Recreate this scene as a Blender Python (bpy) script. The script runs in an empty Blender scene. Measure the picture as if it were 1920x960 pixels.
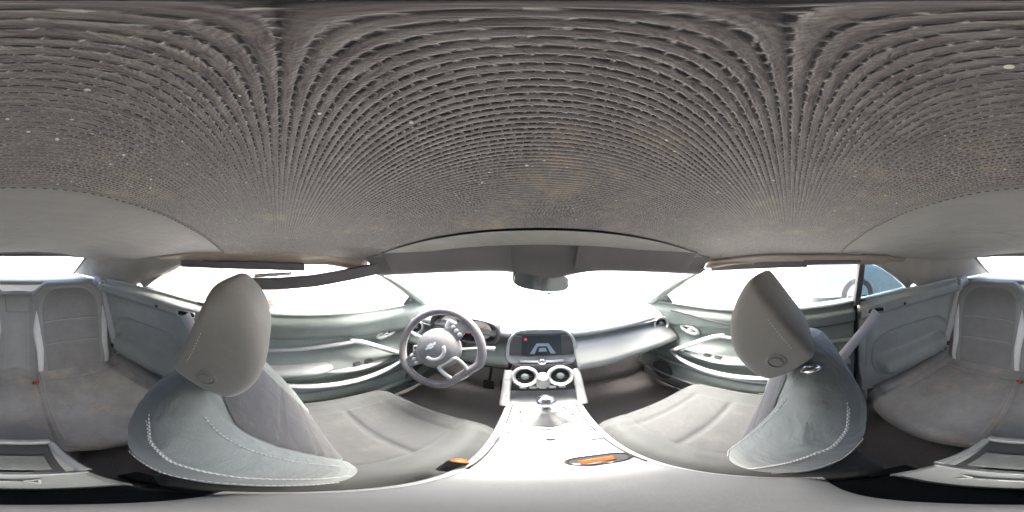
import bpy, math, random
from mathutils import Vector
random.seed(7)
PI = math.pi
R = math.radians
sc = bpy.context.scene
C = sc.collection

# ------------------------------------------------------------------ camera
CAM = Vector((-0.03, 0.0, 1.20))
cd = bpy.data.cameras.new('camera')
cam = bpy.data.objects.new('camera', cd)
C.objects.link(cam)
cd.type = 'PANO'
try:
    cd.panorama_type = 'EQUIRECTANGULAR'
except Exception:
    cd.cycles.panorama_type = 'EQUIRECTANGULAR'
cd.clip_start = 0.005
cd.clip_end = 2000
cam.location = CAM
cam.rotation_euler = (R(90), 0, R(7.9))
sc.camera = cam
# ------------------------------------------------------------------ light
w = bpy.data.worlds.new('World')
sc.world = w
w.use_nodes = True
nt = w.node_tree
bg = nt.nodes['Background']
sky = nt.nodes.new('ShaderNodeTexSky')
sky.sky_type = 'NISHITA'
sky.sun_disc = False
sky.sun_elevation = R(58)
sky.sun_rotation = R(-4)
sky.dust_density = 7.0
sky.air_density = 0.45
sky.ozone_density = 0.6
nt.links.new(sky.outputs[0], bg.inputs[0])
bg.inputs[1].default_value = 0.15
sd = bpy.data.lights.new('sun', 'SUN')
sd.energy = 1.5
sd.angle = R(30)
sd.color = (1, 0.985, 0.95)
sun = bpy.data.objects.new('sun', sd)
C.objects.link(sun)
sun.rotation_euler = (R(90 - 58), 0, R(180 + 4))
sc.view_settings.view_transform = 'Standard'
sc.view_settings.look = 'None'
sc.view_settings.gamma = 1
sc.view_settings.use_curve_mapping = False
sc.view_settings.exposure = 3.6
cy = sc.cycles
cy.use_denoising = True
cy.max_bounces = 10
cy.diffuse_bounces = 6
cy.glossy_bounces = 3
cy.transmission_bounces = 4
cy.transparent_max_bounces = 12
cy.caustics_reflective = False
cy.caustics_refractive = False
cy.sample_clamp_indirect = 6.0

# ------------------------------------------------------------------ helpers
ORG = {}

def lerp(a, b, t): return a + (b - a) * t

def interp(x, xs, ys):
    if x <= xs[0]: return ys[0]
    for i in range(1, len(xs)):
        if x <= xs[i]:
            t = (x - xs[i-1]) / (xs[i] - xs[i-1])
            return ys[i-1] + (ys[i] - ys[i-1]) * t
    return ys[-1]

def sm(x, a, b):
    t = max(0.0, min(1.0, (x - a) / (b - a)))
    return t * t * (3 - 2 * t)

def spw(v, p): return math.copysign(abs(v) ** p, v)

def gs(x, c, s): return math.exp(-((x - c) / s) ** 2)

def spline(pts, n=8, closed=False):
    P = [Vector(p) for p in pts]
    out = []
    m = len(P)
    rng = range(m) if closed else range(m - 1)
    for i in rng:
        if closed:
            a, b, c, d = P[(i-1) % m], P[i], P[(i+1) % m], P[(i+2) % m]
        else:
            a, b, c, d = P[max(i-1, 0)], P[i], P[i+1], P[min(i+2, m-1)]
        for k in range(n):
            t = k / n
            out.append(0.5 * ((2*b) + (c-a)*t + (2*a-5*b+4*c-d)*t*t + (3*b-a-3*c+d)*t*t*t))
    if not closed: out.append(P[-1])
    return out

def tag(o, label=None, cat=None, group=None, kind=None):
    if label: o['label'] = label
    if cat: o['category'] = cat
    if group: o['group'] = group
    if kind: o['kind'] = kind
    return o

def thing(name, label, cat, loc=(0, 0, 0), group=None):
    o = bpy.data.objects.new(name, None)
    C.objects.link(o)
    o.location = loc
    o.empty_display_size = 0.05
    ORG[o] = Vector(loc)
    return tag(o, label, cat, group)

def mk(name, V, F, mat, parent=None, smooth=True, sub=0, bevel=0, solid=0, sharp=None, off=-1):
    o0 = ORG.get(parent, Vector((0, 0, 0)))
    me = bpy.data.meshes.new(name)
    me.from_pydata([tuple(Vector(v) - o0) for v in V], [], F)
    me.validate()
    me.update()
    if smooth:
        me.shade_smooth()
        if sharp: me.set_sharp_from_angle(angle=R(sharp))
    me.materials.append(mat)
    o = bpy.data.objects.new(name, me)
    C.objects.link(o)
    if parent is not None: o.parent = parent
    ORG[o] = o0
    if solid:
        m = o.modifiers.new('s', 'SOLIDIFY'); m.thickness = solid; m.offset = off
    if bevel:
        m = o.modifiers.new('b', 'BEVEL'); m.width = bevel; m.segments = 3; m.limit_method = 'ANGLE'; m.angle_limit = R(30)
    if sub:
        m = o.modifiers.new('u', 'SUBSURF'); m.levels = sub; m.render_levels = sub
    return o

class MB:
    def __init__(s): s.V = []; s.F = []
    def add(s, V, F):
        n = len(s.V)
        s.V += [Vector(v) for v in V]
        s.F += [tuple(i + n for i in f) for f in F]
        return s
    def box(s, c, d, M=None):
        x, y, z = d[0]/2, d[1]/2, d[2]/2
        V = [Vector((a*x, b*y, e*z)) for a in (-1, 1) for b in (-1, 1) for e in (-1, 1)]
        if M: V = [M @ v for v in V]
        V = [v + Vector(c) for v in V]
        return s.add(V, [(0,1,3,2), (4,6,7,5), (0,4,5,1), (2,3,7,6), (0,2,6,4), (1,5,7,3)])
    def tube(s, path, r, n=8, closed=False, flat=None, up=None):
        P = [Vector(p) for p in path]
        m = len(P)
        V = []; F = []
        pu = None
        for i, p in enumerate(P):
            if closed: t = P[(i+1) % m] - P[(i-1) % m]
            else: t = P[min(i+1, m-1)] - P[max(i-1, 0)]
            if t.length < 1e-9: t = Vector((0, 0, 1))
            t.normalize()
            if up is not None: u = Vector(up[i]) if isinstance(up, list) else Vector(up)
            elif pu is None: u = Vector((0, 0, 1)) if abs(t.z) < 0.9 else Vector((1, 0, 0))
            else: u = pu
            u = (u - t * u.dot(t))
            if u.length < 1e-6: u = Vector((1, 0, 0)) - t * t.x
            u.normalize()
            pu = u
            b = t.cross(u)
            rr = r[i] if isinstance(r, list) else r
            ru, rb = (rr, rr) if flat is None else (rr * flat, rr)
            for k in range(n):
                a = 2*PI*(k+0.5)/n
                V.append(p + u*math.sin(a)*ru + b*math.cos(a)*rb)
        for i in range(m if closed else m-1):
            j = (i+1) % m
            for k in range(n):
                l = (k+1) % n
                F.append((i*n+k, i*n+l, j*n+l, j*n+k))
        if not closed:
            F.append(tuple(range(n-1, -1, -1)))
            F.append(tuple((m-1)*n+k for k in range(n)))
        return s.add(V, F)
    def loft(s, rings, cap=True, closed=True):
        n = len(rings[0]); V = [p for r in rings for p in r]; F = []
        for i in range(len(rings)-1):
            for k in range(n if closed else n-1):
                l = (k+1) % n
                F.append((i*n+k, i*n+l, (i+1)*n+l, (i+1)*n+k))
        if cap and closed:
            F.append(tuple(range(n-1, -1, -1)))
            F.append(tuple((len(rings)-1)*n+k for k in range(n)))
        return s.add(V, F)
    def lathe(s, prof, o, ax, n=32):
        ax = Vector(ax).normalized(); o = Vector(o)
        u = ax.orthogonal().normalized(); b = ax.cross(u)
        rings = []
        for r, h in prof:
            rings.append([o + ax*h + (u*math.cos(2*PI*k/n) + b*math.sin(2*PI*k/n))*max(r, 1e-5) for k in range(n)])
        return s.loft(rings)
    def grid(s, f, nu, nv):
        V = [f(i/nu, j/nv) for j in range(nv+1) for i in range(nu+1)]
        F = [(j*(nu+1)+i, j*(nu+1)+i+1, (j+1)*(nu+1)+i+1, (j+1)*(nu+1)+i) for j in range(nv) for i in range(nu)]
        return s.add(V, F)
    def dashes(s, path, r=0.0009, L=0.006, gap=0.0028):
        P = [Vector(p) for p in path]
        d = [0]
        for i in range(1, len(P)): d.append(d[-1] + (P[i]-P[i-1]).length)
        def at(x):
            for i in range(1, len(P)):
                if x <= d[i]:
                    return P[i-1].lerp(P[i], (x-d[i-1]) / max(d[i]-d[i-1], 1e-9))
            return P[-1]
        x = 0
        while x + L < d[-1]:
            a, b = at(x), at(x+L)
            s.tube([a, a.lerp(b, .25), a.lerp(b, .75), b], [r*.5, r, r, r*.5], 5)
            x += L + gap
        return s
    def build(s, name, mat, parent=None, **k):
        return mk(name, s.V, s.F, mat, parent, **k)

# ------------------------------------------------------------------ materials
def mat(name, col, rough=0.6, metal=0.0, spec=0.5, var=0.0, vscale=30, bump=0.0, bscale=400, bdist=0.001,
        sheen=0.0, coat=0.0, dirt=None, wrinkle=None, emit=None):
    m = bpy.data.materials.new(name)
    m.use_nodes = True
    t = m.node_tree; N = t.nodes; L = t.links
    p = N['Principled BSDF']
    p.inputs['Roughness'].default_value = rough
    p.inputs['Metallic'].default_value = metal
    p.inputs['Specular IOR Level'].default_value = spec
    p.inputs['Base Color'].default_value = (*col, 1)
    if sheen:
        p.inputs['Sheen Weight'].default_value = sheen
        p.inputs['Sheen Roughness'].default_value = 0.5
    if coat:
        p.inputs['Coat Weight'].default_value = coat
        p.inputs['Coat Roughness'].default_value = 0.15
    if emit:
        p.inputs['Emission Color'].default_value = (*emit[0], 1)
        p.inputs['Emission Strength'].default_value = emit[1]
    tc = N.new('ShaderNodeTexCoord')
    out = None
    if var:
        n = N.new('ShaderNodeTexNoise'); n.inputs['Scale'].default_value = vscale; n.inputs['Detail'].default_value = 6
        n.inputs['Roughness'].default_value = 0.65
        L.new(tc.outputs['Object'], n.inputs['Vector'])
        mr = N.new('ShaderNodeMapRange')
        mr.inputs['From Min'].default_value = 0.3; mr.inputs['From Max'].default_value = 0.7
        mr.inputs['To Min'].default_value = 1 - var; mr.inputs['To Max'].default_value = 1 + var
        L.new(n.outputs['Fac'], mr.inputs['Value'])
        mx = N.new('ShaderNodeMix'); mx.data_type = 'RGBA'; mx.blend_type = 'MULTIPLY'
        mx.inputs['Factor'].default_value = 1
        mx.inputs['A'].default_value = (*col, 1)
        cc = N.new('ShaderNodeCombineColor')
        for k in range(3): L.new(mr.outputs[0], cc.inputs[k])
        L.new(cc.outputs[0], mx.inputs['B'])
        out = mx.outputs['Result']
        r2 = N.new('ShaderNodeMapRange')
        r2.inputs['To Min'].default_value = max(rough - 0.12, 0.02); r2.inputs['To Max'].default_value = min(rough + 0.12, 1)
        L.new(n.outputs['Fac'], r2.inputs['Value']); L.new(r2.outputs[0], p.inputs['Roughness'])
    for (dc, ds, lo, hi, amt) in (dirt or []):
        n = N.new('ShaderNodeTexNoise'); n.inputs['Scale'].default_value = ds; n.inputs['Detail'].default_value = 8
        n.inputs['Roughness'].default_value = 0.7
        L.new(tc.outputs['Object'], n.inputs['Vector'])
        mr = N.new('ShaderNodeMapRange')
        mr.inputs['From Min'].default_value = lo; mr.inputs['From Max'].default_value = hi
        mr.inputs['To Max'].default_value = amt
        L.new(n.outputs['Fac'], mr.inputs['Value'])
        mx = N.new('ShaderNodeMix'); mx.data_type = 'RGBA'
        L.new(mr.outputs[0], mx.inputs['Factor'])
        if out: L.new(out, mx.inputs['A'])
        else: mx.inputs['A'].default_value = (*col, 1)
        mx.inputs['B'].default_value = (*dc, 1)
        out = mx.outputs['Result']
    if out: L.new(out, p.inputs['Base Color'])
    if bump:
        n = N.new('ShaderNodeTexNoise'); n.inputs['Scale'].default_value = bscale; n.inputs['Detail'].default_value = 3
        L.new(tc.outputs['Object'], n.inputs['Vector'])
        b = N.new('ShaderNodeBump'); b.inputs['Strength'].default_value = bump; b.inputs['Distance'].default_value = bdist
        L.new(n.outputs['Fac'], b.inputs['Height']); L.new(b.outputs[0], p.inputs['Normal'])
        if wrinkle:
            n2 = N.new('ShaderNodeTexNoise'); n2.inputs['Scale'].default_value = wrinkle[0]; n2.inputs['Detail'].default_value = 4
            n2.inputs['Distortion'].default_value = 0.6
            L.new(tc.outputs['Object'], n2.inputs['Vector'])
            b2 = N.new('ShaderNodeBump'); b2.inputs['Strength'].default_value = wrinkle[1]; b2.inputs['Distance'].default_value = wrinkle[2]
            L.new(n2.outputs['Fac'], b2.inputs['Height']); L.new(b2.outputs[0], b.inputs['Normal'])
    return m

TAN = (0.42, 0.34, 0.22)
M = {}
M['seat'] = mat('grey_seat_fabric', (0.175, 0.196, 0.186), 0.62, var=0.13, vscale=9, dirt=[((0.27, 0.27, 0.245), 16, .58, .76, .35)], wrinkle=(14, .75, .014), bump=0.6, bscale=420, bdist=0.0012, sheen=0.3)
M['seat_cushion'] = mat('light_compensated_cushion_fabric', (0.058, 0.061, 0.061), 0.8, dirt=[((0.16, 0.145, 0.12), 7, .55, .78, .4)], var=0.12, vscale=18, wrinkle=(10, .6, .012), bump=0.4, bscale=900, bdist=0.0008, sheen=0.3)  # same fabric as the backrest, colour darkened to offset strong light on the cushions
M['rear_leather'] = mat('mint_grey_rear_leatherette', (0.36, 0.378, 0.362), 0.5, var=0.07, vscale=12, wrinkle=(11, .5, .010), bump=0.25, bscale=600, bdist=0.0006)
M['seat_insert'] = mat('light_compensated_seat_cloth', (0.054, 0.055, 0.056), 0.85, dirt=[((0.15, 0.135, 0.11), 8, .54, .76, .45), ((.3, .28, .24), 70, .69, .73, .6)], var=0.12, vscale=25, wrinkle=(10, .6, .012), bump=0.5, bscale=700, bdist=0.001, sheen=0.3)  # seat cloth, colour darkened to offset the strong light up front
M['rear_seat'] = mat('worn_grey_rear_cloth', (0.38, 0.38, 0.368), 0.85, var=0.12, vscale=14, wrinkle=(9, .8, .014), bump=0.4, bscale=800, bdist=0.001, sheen=0.3,
                     dirt=[((0.17, 0.15, 0.13), 5, 0.52, 0.75, 0.5), ((0.60, 0.50, 0.36), 8, 0.53, 0.68, 0.6), ((0.65, 0.62, 0.55), 60, 0.66, 0.72, 0.6)])
M['rear_back'] = mat('grey_rear_back_cloth', (0.30, 0.30, 0.295), 0.85, var=0.08, vscale=14, wrinkle=(9, .6, .012), bump=0.4, bscale=800, bdist=0.001, sheen=0.3,
                     dirt=[((0.4, 0.38, 0.33), 40, 0.70, 0.8, 0.35)])
M['headrest'] = mat('grey_headrest_fabric', (0.235, 0.23, 0.223), 0.8, var=0.08, vscale=10, wrinkle=(8, .35, .01), bump=0.3, bscale=900, bdist=0.0008, sheen=0.25)
M['stripe'] = mat('white_accent_vinyl', (0.88, 0.88, 0.87), 0.5, var=0.05, vscale=40, bump=0.2, bscale=500)
M['thread'] = mat('pale_stitch_thread', (0.55, 0.56, 0.54), 0.7)
M['dark_thread'] = mat('dark_stitch_thread', (0.02, 0.02, 0.022), 0.8)
M['plastic'] = mat('grey_green_trim_plastic', (0.195, 0.228, 0.208), 0.45, dirt=[((0.34, 0.33, 0.30), 12, .56, .78, .4)], var=0.10, vscale=9, bump=0.25, bscale=700, bdist=0.0006)
M['plastic_q'] = mat('mint_grey_quarter_plastic', (0.47, 0.50, 0.475), 0.42, dirt=[((0.5, 0.47, 0.42), 14, .56, .78, .35), ((.2, .2, .19), 35, .66, .72, .4)], var=0.10, vscale=9, bump=0.25, bscale=700, bdist=0.0006)
M['plastic_lt'] = mat('pale_trim_plastic', (0.36, 0.38, 0.375), 0.42, var=0.08, vscale=9, bump=0.2, bscale=700, bdist=0.0006)
M['plastic_dk'] = mat('charcoal_trim_plastic', (0.07, 0.07, 0.072), 0.55, var=0.12, vscale=12, bump=0.3, bscale=600, bdist=0.0006)
M['black'] = mat('black_rubber', (0.018, 0.018, 0.02), 0.6, var=0.1)
M['console'] = mat('silver_console_trim', (0.42, 0.435, 0.43), 0.38, var=0.06, vscale=12, bump=0.1, bscale=500, bdist=0.0004,
                   dirt=[((0.3, 0.28, 0.25), 30, 0.62, 0.75, 0.3)])
M['dash_top'] = mat('pale_dash_vinyl', (0.34, 0.35, 0.35), 0.5, var=0.08, vscale=10, bump=0.3, bscale=500, bdist=0.0006)
M['dash'] = mat('grey_dash_panel', (0.32, 0.335, 0.322), 0.35, var=0.06, vscale=6, bump=0.15, bscale=700, bdist=0.0004)
M['chrome'] = mat('satin_chrome', (0.75, 0.76, 0.76), 0.22, metal=1.0, var=0.05, vscale=40)
M['silver'] = mat('silver_paint', (0.68, 0.69, 0.68), 0.3, metal=0.4, var=0.05)
M['screen'] = mat('dark_glass_screen', (0.03, 0.04, 0.045), 0.08, coat=0.5)
M['screen_pic'] = mat('screen_picture_grey_blue', (0.14, 0.18, 0.22), 0.3, emit=((0.35, 0.5, 0.65), 0.02))
M['red_lit'] = mat('red_lit_mark', (0.5, 0.03, 0.06), 0.4, emit=((1, 0.05, 0.1), 0.06))
M['cluster'] = mat('dark_instrument_face', (0.035, 0.03, 0.032), 0.25)
M['carpet'] = mat('dark_grey_carpet', (0.42, 0.40, 0.395), 0.95, var=0.35, vscale=260, bump=1.0, bscale=500, bdist=0.004,
                  dirt=[(TAN, 12, 0.6, 0.8, 0.35), ((0.5, 0.46, 0.38), 90, 0.7, 0.74, 0.7)])
M['belt'] = mat('grey_seat_belt_webbing', (0.66, 0.66, 0.67), 0.6, var=0.06, vscale=60, bump=0.5, bscale=900, bdist=0.0006)
M['orange'] = mat('orange_release_plastic', (0.75, 0.13, 0.03), 0.4, var=0.1)
M['rail'] = mat('dark_grey_rubber_seal', (0.10, 0.096, 0.104), 0.6, var=0.12, vscale=15, bump=0.2, bscale=300)
M['sail'] = mat('grey_roof_side_cloth', (0.34, 0.33, 0.315), 0.9, var=0.1, vscale=8, wrinkle=(6, .7, .02), bump=0.4, bscale=900, bdist=0.0008, sheen=0.3)
M['header'] = mat('grey_header_trim', (0.125, 0.117, 0.121), 0.7, var=0.12, vscale=6, bump=0.2, bscale=500, bdist=0.0006)
M['side_cloth'] = mat('tan_grey_edge_cloth', (0.33, 0.285, 0.24), 0.9, var=0.1, vscale=8, wrinkle=(8, .7, .015), bump=0.4, bscale=900, bdist=0.0008)
M['lid'] = mat('grey_armrest_vinyl', (0.215, 0.222, 0.22), 0.45, var=0.06, vscale=12, bump=0.3, bscale=500, bdist=0.0006)
M['white_car'] = mat('white_car_paint', (0.75, 0.76, 0.77), 0.25, coat=0.6, var=0.03, vscale=3)
M['blue_car'] = mat('grey_blue_car_paint', (0.13, 0.17, 0.20), 0.3, coat=0.6, var=0.03, vscale=3)
M['silver_car'] = mat('warm_silver_car_paint', (0.30, 0.25, 0.20), 0.3, coat=0.6, var=0.03, vscale=3)
M['tyre'] = mat('tyre_rubber', (0.03, 0.03, 0.032), 0.8, var=0.15, vscale=20, bump=0.4, bscale=120, bdist=0.004)
M['car_glass'] = mat('dark_car_glass', (0.012, 0.014, 0.016), 0.2)
M['ground'] = mat('pale_gravel_lot', (0.50, 0.49, 0.46), 0.9, var=0.25, vscale=5, bump=0.8, bscale=40, bdist=0.02,
                  dirt=[((0.33, 0.30, 0.26), 1.2, 0.5, 0.75, 0.5)])

def glass(name, tint, fac=0.07):
    m = bpy.data.materials.new(name)
    m.use_nodes = True
    t = m.node_tree; N = t.nodes; L = t.links
    N.remove(N['Principled BSDF'])
    tr = N.new('ShaderNodeBsdfTransparent'); tr.inputs[0].default_value = (*tint, 1)
    gl = N.new('ShaderNodeBsdfGlossy'); gl.inputs['Roughness'].default_value = 0.03
    mx = N.new('ShaderNodeMixShader')
    lw = N.new('ShaderNodeLayerWeight'); lw.inputs['Blend'].default_value = 0.12
    mr = N.new('ShaderNodeMapRange'); mr.inputs['To Min'].default_value = fac * 0.5; mr.inputs['To Max'].default_value = 0.5
    L.new(lw.outputs['Fresnel'], mr.inputs['Value'])
    L.new(mr.outputs[0], mx.inputs[0])
    L.new(tr.outputs[0], mx.inputs[1]); L.new(gl.outputs[0], mx.inputs[2])
    L.new(mx.outputs[0], N['Material Output'].inputs['Surface'])
    return m
M['glass'] = glass('clear_window_glass', (0.97, 0.985, 0.98))
M['glass_q'] = glass('blue_tinted_glass', (0.42, 0.49, 0.52))

RIB = 0.0054
def headliner_mat():
    """rib knit: flat pale cords, near-black dashes coloured into the gaps"""
    m = bpy.data.materials.new('ribbed_charcoal_headliner')
    m.use_nodes = True
    t = m.node_tree; N = t.nodes; L = t.links
    p = N['Principled BSDF']
    p.inputs['Roughness'].default_value = 0.85
    p.inputs['Specular IOR Level'].default_value = 0.25
    p.inputs['Sheen Weight'].default_value = 0.4
    tc = N.new('ShaderNodeTexCoord')
    def math_(op, a, b=None, c=None):
        n = N.new('ShaderNodeMath'); n.operation = op
        for i, v in enumerate((a, b, c)):
            if v is None: continue
            if isinstance(v, (int, float)): n.inputs[i].default_value = v
            else: L.new(v, n.inputs[i])
        return n.outputs[0]
    def step(v, lo, hi, o0=0.0, o1=1.0):
        n = N.new('ShaderNodeMapRange'); n.interpolation_type = 'SMOOTHSTEP'
        n.inputs['From Min'].default_value = lo; n.inputs['From Max'].default_value = hi
        n.inputs['To Min'].default_value = o0; n.inputs['To Max'].default_value = o1
        L.new(v, n.inputs['Value']); return n.outputs[0]
    def noise(scale, detail=4, vec=None, rough=.6):
        n = N.new('ShaderNodeTexNoise'); n.inputs['Scale'].default_value = scale; n.inputs['Detail'].default_value = detail
        n.inputs['Roughness'].default_value = rough
        L.new(vec or tc.outputs['Object'], n.inputs['Vector']); return n.outputs['Fac']
    def mixin(out, fac, col):
        mx = N.new('ShaderNodeMix'); mx.data_type = 'RGBA'
        L.new(fac, mx.inputs['Factor']); L.new(out, mx.inputs['A']); mx.inputs['B'].default_value = (*col, 1)
        return mx.outputs['Result']
    sx = N.new('ShaderNodeSeparateXYZ'); L.new(tc.outputs['Object'], sx.inputs[0])
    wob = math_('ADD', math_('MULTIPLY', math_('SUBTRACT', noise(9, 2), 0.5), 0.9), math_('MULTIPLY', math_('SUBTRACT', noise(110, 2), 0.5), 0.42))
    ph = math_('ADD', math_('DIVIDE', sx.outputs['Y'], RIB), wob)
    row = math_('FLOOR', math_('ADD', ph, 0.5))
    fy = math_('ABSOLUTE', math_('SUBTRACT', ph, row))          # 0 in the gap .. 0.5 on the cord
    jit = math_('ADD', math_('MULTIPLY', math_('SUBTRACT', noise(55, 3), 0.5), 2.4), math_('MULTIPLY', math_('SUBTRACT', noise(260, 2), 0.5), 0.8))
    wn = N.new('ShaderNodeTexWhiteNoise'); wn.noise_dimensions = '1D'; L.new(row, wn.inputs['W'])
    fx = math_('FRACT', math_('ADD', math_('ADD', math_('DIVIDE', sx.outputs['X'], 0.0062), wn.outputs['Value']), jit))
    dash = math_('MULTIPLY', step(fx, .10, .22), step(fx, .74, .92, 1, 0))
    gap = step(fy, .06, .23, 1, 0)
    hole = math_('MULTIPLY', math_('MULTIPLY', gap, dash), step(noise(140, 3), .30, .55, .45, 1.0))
    # cord colour, streaked along the cord
    mp = N.new('ShaderNodeMapping'); mp.inputs['Scale'].default_value = (90, 500, 60)
    L.new(tc.outputs['Object'], mp.inputs['Vector'])
    r = N.new('ShaderNodeValToRGB')
    r.color_ramp.elements[0].position = 0.3; r.color_ramp.elements[0].color = (0.098, 0.078, 0.086, 1)
    r.color_ramp.elements[1].position = 0.7; r.color_ramp.elements[1].color = (0.255, 0.236, 0.220, 1)
    L.new(noise(1.0, 5, mp.outputs[0]), r.inputs[0])
    out = r.outputs[0]
    knot = math_('MULTIPLY', step(fx, .06, .16, 1, 0), step(fy, .05, .28, .55, 0))
    out = mixin(out, knot, (0.55, 0.54, 0.50))
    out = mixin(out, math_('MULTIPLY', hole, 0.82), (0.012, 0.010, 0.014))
    st = step(noise(8, 9, None, .78), .53, .70, 0, .75)
    out = mixin(out, st, (0.34, 0.265, 0.185))
    # lint specks
    v = N.new('ShaderNodeTexVoronoi'); v.inputs['Scale'].default_value = 60
    L.new(tc.outputs['Object'], v.inputs['Vector'])
    sp = N.new('ShaderNodeSeparateColor'); L.new(v.outputs['Color'], sp.inputs[0])
    fl = math_('MULTIPLY', math_('GREATER_THAN', sp.outputs[0], 0.60), math_('LESS_THAN', v.outputs['Distance'], 0.085))
    out = mixin(out, fl, (0.68, 0.65, 0.55))
    L.new(out, p.inputs['Base Color'])
    h = math_('SUBTRACT', math_('MULTIPLY', noise(1300, 2), 0.35), math_('MULTIPLY', hole, 1.0))
    h = math_('ADD', h, math_('MULTIPLY', math_('SINE', math_('MULTIPLY', math_('ADD', fx, fy), 12.566)), 0.12))
    bp = N.new('ShaderNodeBump'); bp.inputs['Strength'].default_value = 0.8; bp.inputs['Distance'].default_value = 0.0012
    L.new(h, bp.inputs['Height'])
    L.new(bp.outputs[0], p.inputs['Normal'])
    return m
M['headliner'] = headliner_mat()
M['headliner_rear'] = mat('smooth_rear_headliner_cloth', (0.20, 0.190, 0.180), 0.9, var=0.12, vscale=10, wrinkle=(5, .6, .02), bump=0.9, bscale=700, bdist=0.0014, sheen=0.3,
                          dirt=[((0.36, 0.28, 0.18), 11, 0.62, 0.8, 0.4)])

# ------------------------------------------------------------------ setting
mb = MB().grid(lambda u, v: ((u-.5)*600, (v-.5)*600, 0), 2, 2)
tag(mb.build('ground', M['ground'], smooth=False), kind='structure')

def belt_z(y): return interp(y, [-1.3, -0.95, -0.53, -0.3, 0.0, 0.4, 0.85], [1.045, 1.04, 1.005, 0.975, 0.945, 0.92, 0.90])
def side_x(y): return interp(y, [-1.3, -1.1, -0.8, -0.55, -0.3, 0.0, 0.5, 0.9, 1.1], [0.46, 0.53, 0.62, 0.665, 0.69, 0.70, 0.70, 0.675, 0.66])

fl = MB().grid(lambda u, v: ((u-.5)*1.44, lerp(-1.0, 1.25, v), 0.215 + 0.16*sm(lerp(-1.0, 1.25, v), 0.85, 1.15)), 6, 40)
floor = tag(fl.build('floor', M['carpet'], solid=0.02), kind='structure')
for s in (-1, 1):
    MB().box((s*.725, 0.2, .27), (.07, 2.0, .17)).build('door_sill', M['plastic_dk'], floor, bevel=.01)
    MB().box((s*.735, -.31, .62), (.07, .03, .66)).build('door_jamb', M['plastic_dk'], floor, bevel=.005)
fm = MB()
fm.grid(lambda u, v: ((u-.5)*1.42, lerp(0.9, 1.25, v), lerp(0.25, 0.80, v)), 6, 12)
tag(fm.build('firewall', M['carpet'], floor, solid=0.02))

# ------------------------------------------------------------------ convertible top
def head_z(x, y):
    z = 1.293 - 0.085 * abs(x / 0.62) ** 2.4
    z -= 0.045 * sm(y, 0.05, 0.62) * 1.2
    z -= 0.075 * sm(-y, 0.25, 1.15)
    return z
top = thing('convertible_top', 'dark fabric convertible roof lining with fine lateral ribs over the whole cabin', 'roof', (0, 0, 1.2))
def rib_f(u, v):
    x = lerp(-0.62, 0.62, u); y = lerp(-0.2, 0.355, v)
    z = head_z(x, y)
    fy = abs(y / RIB - math.floor(y / RIB + .5))
    wr = 0.0005*math.sin(x*14 + y*6)*math.sin(y*11 - x*3)
    return (x, y, z - 0.0009 * (1 - math.exp(-(fy/.2)**2)) + wr)
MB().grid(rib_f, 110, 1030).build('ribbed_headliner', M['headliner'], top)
def rear_f(u, v):
    y = lerp(-0.2, -1.02, v); hw = lerp(0.62, 0.60, v); x = lerp(-hw, hw, u)
    return (x, y, head_z(x, y) + 0.004*min(1, v*12) + 0.003*math.sin(x*8)*math.sin(v*5))
MB().grid(rear_f, 48, 60).build('rear_headliner', M['headliner_rear'], top)
# seam of dark stitches across the roof
pth = [(x, -0.2 + 0.001*math.sin(x*40), head_z(x, -0.2) - 0.002) for x in [lerp(-0.6, 0.6, i/200) for i in range(201)]]
MB().dashes(pth, 0.0024, 0.008, 0.005).build('seam_stitching', M['dark_thread'], top)
MB().tube([(x, y + 0.004, z - 0.0005) for x, y, z in pth[::4]], 0.0022, 6).build('seam_welt', M['headliner_rear'], top)
def bow_f(u, v):
    x = lerp(-0.60, 0.60, u); yf = 0.46 - 0.12*abs(x/0.6)**2.2
    y0 = 0.358 - 0.02*abs(x/.6)**2
    y = lerp(y0, max(yf, y0 + .02), v)
    return (x, y, head_z(x, y) - 0.006 - 0.012*v*v)
MB().grid(bow_f, 48, 10).build('front_bow_lining', M['headliner_rear'], top)
# rear panel round the window
RW = dict(yt=-1.08, zt=1.205, yb=-1.42, zb=1.035)
def rw_pt(x, t):      # a point on the tilted rear window plane, t 0 top .. 1 bottom
    c = 0.05*(x/0.55)**2
    return Vector((x, lerp(RW['yt'], RW['yb'], t) + c, lerp(RW['zt'], RW['zb'], t)))
def rp_f(u, v):
    x = lerp(-0.60, 0.60, u)
    a = Vector((x, -1.02, head_z(x, -1.02) + 0.004)); b = rw_pt(x*0.95, 0.0) + Vector((0, 0, -0.03*abs(x/.6)**2))
    return a.lerp(b, v) + Vector((0, 0, 0.012*math.sin(v*PI)))
MB().grid(rp_f, 40, 6).build('rear_bow_lining', M['headliner_rear'], top)
def rg_f(u, v):
    x = lerp(-0.47, 0.47, u)
    return rw_pt(x, v)
wnd = MB().grid(rg_f, 24, 6).build('rear_window', M['glass'], top, solid=0.004)
for s in (-1, 1):
    MB().tube([rw_pt(s*0.47, t/6) for t in range(7)], 0.008, 8).build('window_seal', M['rail'], wnd)
MB().tube([rw_pt(lerp(-.47, .47, t/16), 0) for t in range(17)], 0.007, 8).build('window_seal', M['rail'], wnd)
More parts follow.
